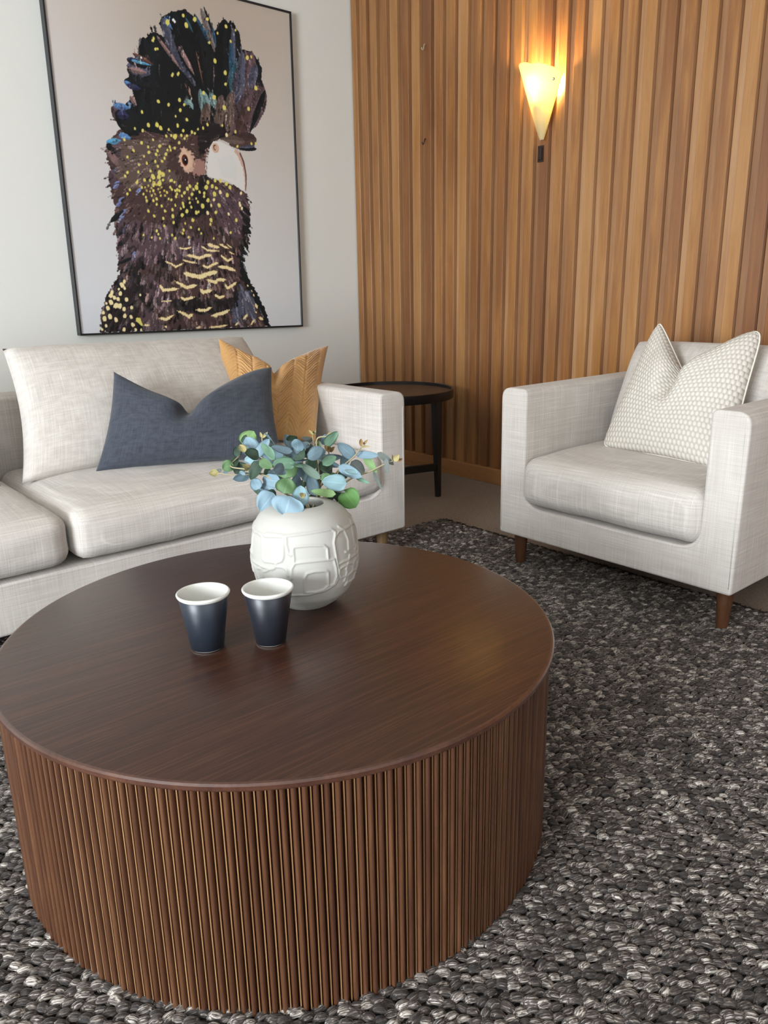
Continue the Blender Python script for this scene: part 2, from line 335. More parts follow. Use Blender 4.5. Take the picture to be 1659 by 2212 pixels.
pts = np.concatenate(pts); rot = np.concatenate(rot); scl = np.concatenate(scl); ton = np.concatenate(ton)
me = bpy.data.meshes.new('yarn_loops'); me.from_pydata(pts.tolist(), [], [])
for nm, arr, ty in (('rot', rot, 'FLOAT_VECTOR'), ('scl', scl, 'FLOAT_VECTOR'), ('tone', ton, 'FLOAT')):
    a = me.attributes.new(nm, ty, 'POINT'); a.data.foreach_set('vector' if ty != 'FLOAT' else 'value', arr.astype(np.float32).ravel())
loops = bpy.data.objects.new('yarn_loops', me); COL.objects.link(loops); loops.parent = rug; loops['kind'] = 'stuff'
gn = bpy.data.node_groups.new('loop_pile', 'GeometryNodeTree')
gn.interface.new_socket('Geometry', in_out='INPUT', socket_type='NodeSocketGeometry'); gn.interface.new_socket('Geometry', in_out='OUTPUT', socket_type='NodeSocketGeometry')
gi = gn.nodes.new('NodeGroupInput'); go = gn.nodes.new('NodeGroupOutput'); iop = gn.nodes.new('GeometryNodeInstanceOnPoints'); oi = gn.nodes.new('GeometryNodeObjectInfo'); oi.inputs['Object'].default_value = srcs[0]
m2p = gn.nodes.new('GeometryNodeMeshToPoints')
def nattr(n_): a = gn.nodes.new('GeometryNodeInputNamedAttribute'); a.data_type = 'FLOAT_VECTOR'; a.inputs['Name'].default_value = n_; return a.outputs[0]
gn.links.new(gi.outputs[0], m2p.inputs[0]); gn.links.new(m2p.outputs[0], iop.inputs['Points']); gn.links.new(oi.outputs['Geometry'], iop.inputs['Instance'])
e2r = gn.nodes.new('FunctionNodeEulerToRotation'); gn.links.new(nattr('rot'), e2r.inputs[0]); gn.links.new(e2r.outputs[0], iop.inputs['Rotation']); gn.links.new(nattr('scl'), iop.inputs['Scale'])
gn.links.new(iop.outputs[0], go.inputs[0])
md = loops.modifiers.new('pile', 'NODES'); md.node_group = gn
# pale weft knots showing between the loops
V = []; Fc = []
sel = RNG.choice(len(pts), 2600, replace=False)
for k in sel:
    c_ = pts[k] + np.array([.0098, .0008, .0012]); r = random.uniform(.0016, .0026); n0 = len(V)
    V += [(c_[0]+r*1.4, c_[1], c_[2]), (c_[0], c_[1]+r, c_[2]), (c_[0]-r*1.4, c_[1], c_[2]), (c_[0], c_[1]-r, c_[2]), (c_[0], c_[1], c_[2]+r*1.5), (c_[0], c_[1], c_[2]-r)]
    for i in range(4): Fc += [(n0+i, n0+(i+1) % 4, n0+4), (n0+(i+1) % 4, n0+i, n0+5)]
kn = mesh_obj('weft_knots', V, Fc, plain('cream_weft', (0.42, 0.37, 0.24, 1), .9), rug); kn['kind'] = 'stuff'
# short fringe along the far edge
V = []; Fc = []
for i in range(520):
    side = i < 280
    bx_, by_ = (RX0 + (RX1 - RX0) * random.random(), RY1 - .004) if side else (RX1 - .004, RY0 + .9 + (RY1 - RY0 - .9) * random.random())
    a = (H if side else 0) + random.uniform(-.7, .7); ln = random.uniform(.006, .020); w_ = .0016
    d = Vector((math.cos(a), math.sin(a), 0)); s_ = Vector((-d.y, d.x, 0)) * w_; b = Vector((bx_ - (RX0+RX1)/2, by_ - (RY0+RY1)/2, .008)); e = b + d * ln; e.z = .003
    n0 = len(V); V += [b - s_, b + s_, e + s_ * .5, e - s_ * .5, b + Vector((0, 0, .003)), e + Vector((0, 0, .002))]; Fc += [(n0, n0+4, n0+5, n0+3), (n0+1, n0+2, n0+5, n0+4), (n0, n0+3, n0+2, n0+1)]
fr = mesh_obj('fringe', V, Fc, M['rugback'], rug); fr['kind'] = 'stuff'

# ------------------------------------------------------------------ coffee table
TC = (0.718, 1.160); ZT = 0.3803
ct = thing('coffee_table', 'round dark walnut drum coffee table with reeded sides on the woven rug', 'coffee table', (TC[0], TC[1], 0))
lathe('top', [(0, ZT - .013), (.492, ZT - .013), (.4985, ZT - .0115), (.5, ZT - .009), (.5, ZT - .0035), (.4975, ZT - .0008), (.494, ZT), (0, ZT)], None, ct, 160, mats=[M['rim'], M['veneer']], fmat=[0, 0, 0, 0, 0, 0, 1, 1])
autosmooth(ct.children[0], 30)
lathe('drum', [(.482, -.003), (.482, ZT - .0135)], M['rim'], ct, 96)
NR = 212; pit = 2 * math.pi * .488 / NR
bm = bmesh.new(); sec = []
wf = .0029
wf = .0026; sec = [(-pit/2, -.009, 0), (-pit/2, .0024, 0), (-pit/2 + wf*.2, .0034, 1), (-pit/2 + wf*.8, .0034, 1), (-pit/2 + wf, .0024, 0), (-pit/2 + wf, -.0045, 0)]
ww = pit - wf - .0030
for i in range(9):
    t = i / 8; a = math.pi * t; sec.append((-pit/2 + wf + .0010 + ww * (.5 - .5 * math.cos(a)), -.003 + .0095 * math.sin(a) ** .6, 0))
sec += [(pit/2, -.0045, 0), (pit/2, -.009, 0)]
nS = len(sec); V = []; Fc = []; fm = []
for z in (-.002, ZT - .0140):
    for (a, b, c) in sec: V.append((.4865 + b, a, z))
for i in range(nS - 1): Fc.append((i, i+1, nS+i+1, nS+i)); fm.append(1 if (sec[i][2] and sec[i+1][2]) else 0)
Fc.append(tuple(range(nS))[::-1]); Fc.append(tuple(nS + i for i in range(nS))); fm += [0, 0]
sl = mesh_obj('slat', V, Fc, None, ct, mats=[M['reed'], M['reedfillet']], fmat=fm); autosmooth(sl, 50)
for i in range(NR):
    o = sl if i == 0 else sl.copy()
    if i: COL.objects.link(o)
    o.rotation_euler = (0, 0, 2 * math.pi * (i + .3) / NR)

# ------------------------------------------------------------------ cups
def cup(loc, rb_, rt_, h, mat, label):
    t = thing('tumbler', label, 'cup', (loc[0], loc[1], ZT), 0, 'two dark ceramic tumblers on the coffee table')
    sl_ = (rt_ - .0015 - rb_) / h
    out = [(0, .0008), (rb_ - .003, .0008), (rb_ - .0005, .002), (rb_ + sl_*.004, .004)]
    body = [(rb_ + .0006, .0030), (rb_ + .0006 + sl_*(h-.012)*.5, h*.5), (rt_ - .0030, h - .0085), (rt_ - .0036, h - .0080)]
    b = lathe('glaze_sleeve', [(rb_ - .001, .0030)] + body, mat, t, 72, caps=False)
    inn = [(rb_ - .0010, .0028), (rt_ - .0042, h - .0085), (rt_ - .0012, h - .0062), (rt_, h - .0035), (rt_ + .0002, h - .0018), (rt_ - .0010, h - .0003), (rt_ - .0026, h), (rt_ - .0044, h - .0012), (rt_ - .0054, h - .005), (rb_ + .001, .016), (rb_ - .006, .0115), (0, .0105)]
    lathe('porcelain_body', out + inn, M['porcelain'], t, 72)
    return t
cup((.5618, 1.1595), .0282, .0457, .1045, M['navy'], 'navy tumbler with smudged glaze and white inside, standing apart from the vase')
cup((.6558, 1.1021), .0261, .0450, .1045, M['blackglaze'], 'black tumbler with a white inside, standing directly before the cream vase')

# ------------------------------------------------------------------ vase
VC = (.8129, 1.216)
prof = [(0, .050), (.004, .056), (.012, .067), (.03, .086), (.055, .0985), (.085, .1043), (.115, .1040), (.145, .1012), (.165, .096), (.181, .0875), (.193, .076), (.200, .062), (.203, .050), (.2035, .045)]
zs = np.array([a for a, b in prof]); rs_ = np.array([b for a, b in prof])
arc = np.r_[0, np.cumsum(np.hypot(np.diff(zs), np.diff(rs_)))]
def smooth_prof(n):
    s = np.linspace(0, arc[-1], n); zz = np.interp(s, arc, zs); rr = np.interp(s, arc, rs_)
    k = np.array([1, 4, 6, 4, 1]) / 16.
    for _ in range(6):
        zp = np.r_[2*zz[0]-zz[2:0:-1], zz, 2*zz[-1]-zz[-2:-4:-1]]; rp = np.r_[2*rr[0]-rr[2:0:-1], rr, 2*rr[-1]-rr[-2:-4:-1]]
        zz = np.convolve(zp, k, 'valid'); rr = np.convolve(rp, k, 'valid')
    return zz, rr
RID = json.loads('[[[2.713,0.1605],[2.807,0.1617],[2.876,0.1621],[2.935,0.1622],[2.985,0.162],[3.045,0.1613],[3.1,0.1605],[-3.133,0.1595],[-3.083,0.1586],[-3.078,0.1566],[-3.069,0.1548],[-3.06,0.153],[-3.055,0.1511],[-3.035,0.1427],[-3.033,0.1336],[-3.028,0.1247],[-3.023,0.1157],[-3.007,0.115],[-2.994,0.1142],[-2.978,0.1135],[-2.966,0.1127],[-2.907,0.1134],[-2.855,0.1139],[-2.803,0.1143],[-2.757,0.1144],[-2.74,0.1143],[-2.725,0.1139],[-2.71,0.1136],[-2.695,0.1132],[-2.704,0.111],[-2.713,0.1087],[-2.722,0.1064],[-2.731,0.1042],[-2.748,0.1032],[-2.764,0.1022],[-2.78,0.1013],[-2.796,0.1003],[-2.846,0.1005],[-2.898,0.1005],[-2.954,0.1004],[-3.014,0.1001],[-3.06,0.1008],[-3.111,0.1013],[3.114,0.1015],[3.052,0.1015],[3.014,0.1018],[2.973,0.102],[2.926,0.1021],[2.871,0.1018]],[[-3.004,0.1627],[-2.99,0.1637],[-2.975,0.1646],[-2.964,0.1654],[-2.954,0.1662],[-2.881,0.1666],[-2.811,0.1669],[-2.745,0.1671],[-2.685,0.1669],[-2.638,0.1668],[-2.594,0.1666],[-2.553,0.1662],[-2.511,0.1658],[-2.424,0.167],[-2.339,0.168],[-2.254,0.1688],[-2.169,0.1694],[-2.079,0.1701],[-1.988,0.1706],[-1.895,0.171],[-1.799,0.1711],[-1.746,0.1711],[-1.695,0.1712],[-1.639,0.171],[-1.583,0.1709],[-1.563,0.1694],[-1.543,0.1679],[-1.523,0.1665],[-1.504,0.165]],[[-2.999,0.1601],[-2.873,0.1619],[-2.759,0.1631],[-2.655,0.1638],[-2.555,0.1642],[-2.551,0.1553],[-2.549,0.1462],[-2.551,0.1367],[-2.555,0.1271],[-2.564,0.1252],[-2.572,0.1232],[-2.583,0.1212],[-2.592,0.1192],[-2.614,0.1183],[-2.634,0.1175],[-2.656,0.1166],[-2.68,0.1155]],[[-2.509,0.1646],[-2.503,0.1605],[-2.498,0.1563],[-2.495,0.152],[-2.49,0.1478],[-2.477,0.1447],[-2.468,0.1414],[-2.458,0.138],[-2.449,0.1346],[-2.436,0.1336],[-2.423,0.1326],[-2.41,0.1316],[-2.397,0.1307],[-2.393,0.1337],[-2.388,0.1369],[-2.384,0.1399],[-2.38,0.143],[-2.369,0.1441],[-2.359,0.145],[-2.349,0.1459],[-2.338,0.147],[-2.272,0.1475],[-2.206,0.1481],[-2.139,0.1483],[-2.073,0.1485],[-2.007,0.148],[-1.94,0.1473],[-1.871,0.1463],[-1.801,0.1453],[-1.785,0.1436],[-1.769,0.142],[-1.752,0.1404],[-1.736,0.1387],[-1.736,0.1339],[-1.737,0.129],[-1.737,0.1242],[-1.737,0.1193]],[[-2.366,0.1429],[-2.363,0.1368],[-2.36,0.1307],[-2.357,0.1246],[-2.355,0.1184]],[[-2.416,0.0857],[-2.413,0.0908],[-2.41,0.0958],[-2.409,0.1007],[-2.406,0.1057],[-2.391,0.1083],[-2.377,0.1107],[-2.363,0.1132],[-2.349,0.1156],[-2.31,0.1164],[-2.27,0.1171],[-2.232,0.1176],[-2.193,0.118],[-2.096,0.1185],[-1.999,0.1186],[-1.899,0.1184],[-1.796,0.1176],[-1.754,0.1172],[-1.71,0.1166],[-1.666,0.116],[-1.621,0.1155],[-1.611,0.1109],[-1.603,0.1064],[-1.592,0.1018],[-1.581,0.0972],[-1.58,0.0933],[-1.577,0.0891],[-1.576,0.0852],[-1.567,0.0807],[-1.581,0.0769],[-1.593,0.073],[-1.606,0.069],[-1.621,0.0652],[-1.647,0.0647],[-1.675,0.0643],[-1.701,0.0637],[-1.73,0.0633]],[[-1.504,0.165],[-1.526,0.1604],[-1.545,0.1557],[-1.566,0.1512],[-1.586,0.1466],[-1.584,0.1421],[-1.581,0.1375],[-1.579,0.133],[-1.574,0.1283],[-1.57,0.1219],[-1.565,0.1155],[-1.556,0.1088],[-1.546,0.102],[-1.539,0.0982],[-1.532,0.0944],[-1.529,0.0908],[-1.522,0.087]],[[-1.524,0.1573],[-1.501,0.1588],[-1.48,0.1604],[-1.456,0.1619],[-1.432,0.1634],[-1.355,0.164],[-1.273,0.1644],[-1.184,0.1645],[-1.073,0.164]],[[-0.83,0.1716],[-0.921,0.1658],[-0.955,0.1585],[-0.978,0.1509],[-0.995,0.1432],[-0.992,0.1384],[-0.984,0.1334],[-0.981,0.1285],[-0.978,0.1237]],[[-2.196,0.0561],[-2.194,0.0636],[-2.192,0.0708],[-2.19,0.0783],[-2.188,0.0857],[-2.176,0.0881],[-2.164,0.0905],[-2.151,0.0929],[-2.139,0.0953],[-2.106,0.096],[-2.074,0.0968],[-2.041,0.0975],[-2.008,0.0982],[-1.956,0.0979],[-1.902,0.0974],[-1.848,0.097],[-1.793,0.0963],[-1.782,0.0953],[-1.773,0.0945],[-1.761,0.0934],[-1.752,0.0926],[-1.754,0.0862],[-1.748,0.0791],[-1.744,0.0722],[-1.738,0.065],[-1.762,0.0633],[-1.784,0.0613],[-1.809,0.0596],[-1.832,0.0577],[-1.868,0.0571],[-1.904,0.0566],[-1.94,0.056],[-1.976,0.0555],[-2.021,0.0556],[-2.066,0.0558],[-2.111,0.0559],[-2.155,0.0558]],[[-1.545,0.074],[-1.558,0.0712],[-1.573,0.0686],[-1.586,0.0658],[-1.602,0.0632],[-1.661,0.0612],[-1.719,0.0591],[-1.774,0.0568],[-1.831,0.0545],[-1.914,0.0539],[-1.996,0.0532],[-2.076,0.0519],[-2.157,0.0504],[-2.231,0.0504],[-2.306,0.0502],[-2.382,0.0497],[-2.46,0.0489]],[[-1.513,0.1041],[-1.463,0.1045],[-1.413,0.1049],[-1.356,0.1049],[-1.299,0.105],[-1.225,0.1059],[-1.134,0.1062],[-1.027,0.1058],[-0.877,0.1039]],[[-1.499,0.0935],[-1.437,0.0947],[-1.369,0.0955],[-1.293,0.0961],[-1.21,0.0963],[-1.194,0.0954],[-1.175,0.0944],[-1.151,0.0932],[-1.132,0.0921],[-1.127,0.0883],[-1.122,0.0844],[-1.101,0.0798],[-1.076,0.0751],[-1.138,0.0747],[-1.193,0.0739],[-1.239,0.0729],[-1.286,0.0718],[-1.332,0.0726],[-1.375,0.0733],[-1.417,0.0739],[-1.456,0.0743],[-1.472,0.0767],[-1.49,0.0793],[-1.506,0.0816],[-1.521,0.084],[-1.517,0.0865],[-1.51,0.0888],[-1.506,0.0912],[-1.499,0.0935]],[[-0.884,0.122],[-0.919,0.1206],[-0.949,0.119],[-0.979,0.1175],[-1.004,0.1158],[-0.98,0.1094],[-0.947,0.1027],[-0.91,0.0957],[-0.869,0.0886],[-0.898,0.0837],[-0.884,0.0771],[-0.869,0.0704],[-0.849,0.0635]],[[-1.282,0.0701],[-1.276,0.0673],[-1.271,0.0644],[-1.265,0.0615],[-1.256,0.0584],[-1.274,0.0572],[-1.287,0.0557],[-1.298,0.054],[-1.304,0.0522],[-1.248,0.0539],[-1.184,0.0552],[-1.101,0.0556],[-0.991,0.055],[-0.982,0.0574],[-0.969,0.0596],[-0.956,0.0618],[-0.943,0.064]],[[2.882,0.0947],[2.928,0.094],[2.971,0.0932],[3.005,0.092],[3.043,0.091],[3.045,0.0867],[3.03,0.0816],[3.011,0.0764],[2.987,0.071]],[[-3.048,0.0786],[-3.038,0.0819],[-3.028,0.0852],[-3.025,0.0882],[-3.022,0.0912],[-2.996,0.0922],[-2.97,0.0932],[-2.944,0.0941],[-2.922,0.095],[-2.861,0.0984],[-2.804,0.1016],[-2.749,0.1047],[-2.698,0.1076],[-2.666,0.1075],[-2.632,0.1076],[-2.6,0.1076],[-2.568,0.1076],[-2.551,0.1062],[-2.533,0.1051],[-2.517,0.1038],[-2.501,0.1025],[-2.495,0.0997],[-2.491,0.0967],[-2.485,0.094],[-2.479,0.0912]]]')
nz, na = 150, 420
zz, rr = smooth_prof(nz); zz[0] = 0
TH = np.linspace(0, 2*np.pi, na, endpoint=False); Hm = np.zeros((nz, na))
A_, Z_ = np.meshgrid(TH, zz); R_ = np.repeat(rr[:, None], na, 1)
mid = -2.18
for rep in (0, 2.15, -2.15):
    for L in RID:
        th = np.array([p[0] for p in L]); th = np.unwrap(th); zl = np.array([p[1] for p in L]); 
        if rep: th = mid + rep - (th - mid) * 1.0
        for i in range(len(L) - 1):
            if abs(th[i+1]-th[i]) > .5: continue
            dth = lambda a: (A_ - a + np.pi) % (2*np.pi) - np.pi
            ax, az = dth(th[i]) * R_, Z_ - zl[i]; bx2, bz2 = (th[i+1]-th[i]) * .1, zl[i+1]-zl[i]; L2 = bx2*bx2 + bz2*bz2 + 1e-12
            t = np.clip((ax*bx2 + az*bz2) / L2, 0, 1); d = np.hypot(ax - t*bx2, az - t*bz2)
            Hm = np.maximum(Hm, np.exp(-(d/.0021)**2))
RR = R_ + Hm * .0026
V = np.c_[(RR*np.cos(A_)).ravel(), (RR*np.sin(A_)).ravel(), Z_.ravel()].tolist(); Fc = []
for k in range(nz - 1):
    for i in range(na): j = (i+1) % na; Fc.append((k*na+i, k*na+j, (k+1)*na+j, (k+1)*na+i))
inner = [(.043, .2035), (.041, .200), (.050, .190), (.085, .15), (.094, .09), (.075, .03), (0.0, .012)]
base_i = (nz-1)*na
for (ri, zi) in inner:
    n0 = len(V); V += [(ri*math.cos(a), ri*math.sin(a), zi) for a in TH]
    for i in range(na): j = (i+1) % na; Fc.append((base_i+i, base_i+j, n0+j, n0+i))
    base_i = n0
Fc.append(tuple(range(na))[::-1])
vase = mesh_obj('vase', V, Fc, M['ceramic']); vase.location = (VC[0], VC[1], ZT)
tag(vase, 'rounded cream ceramic vase with raised line relief, standing on the coffee table', 'vase')

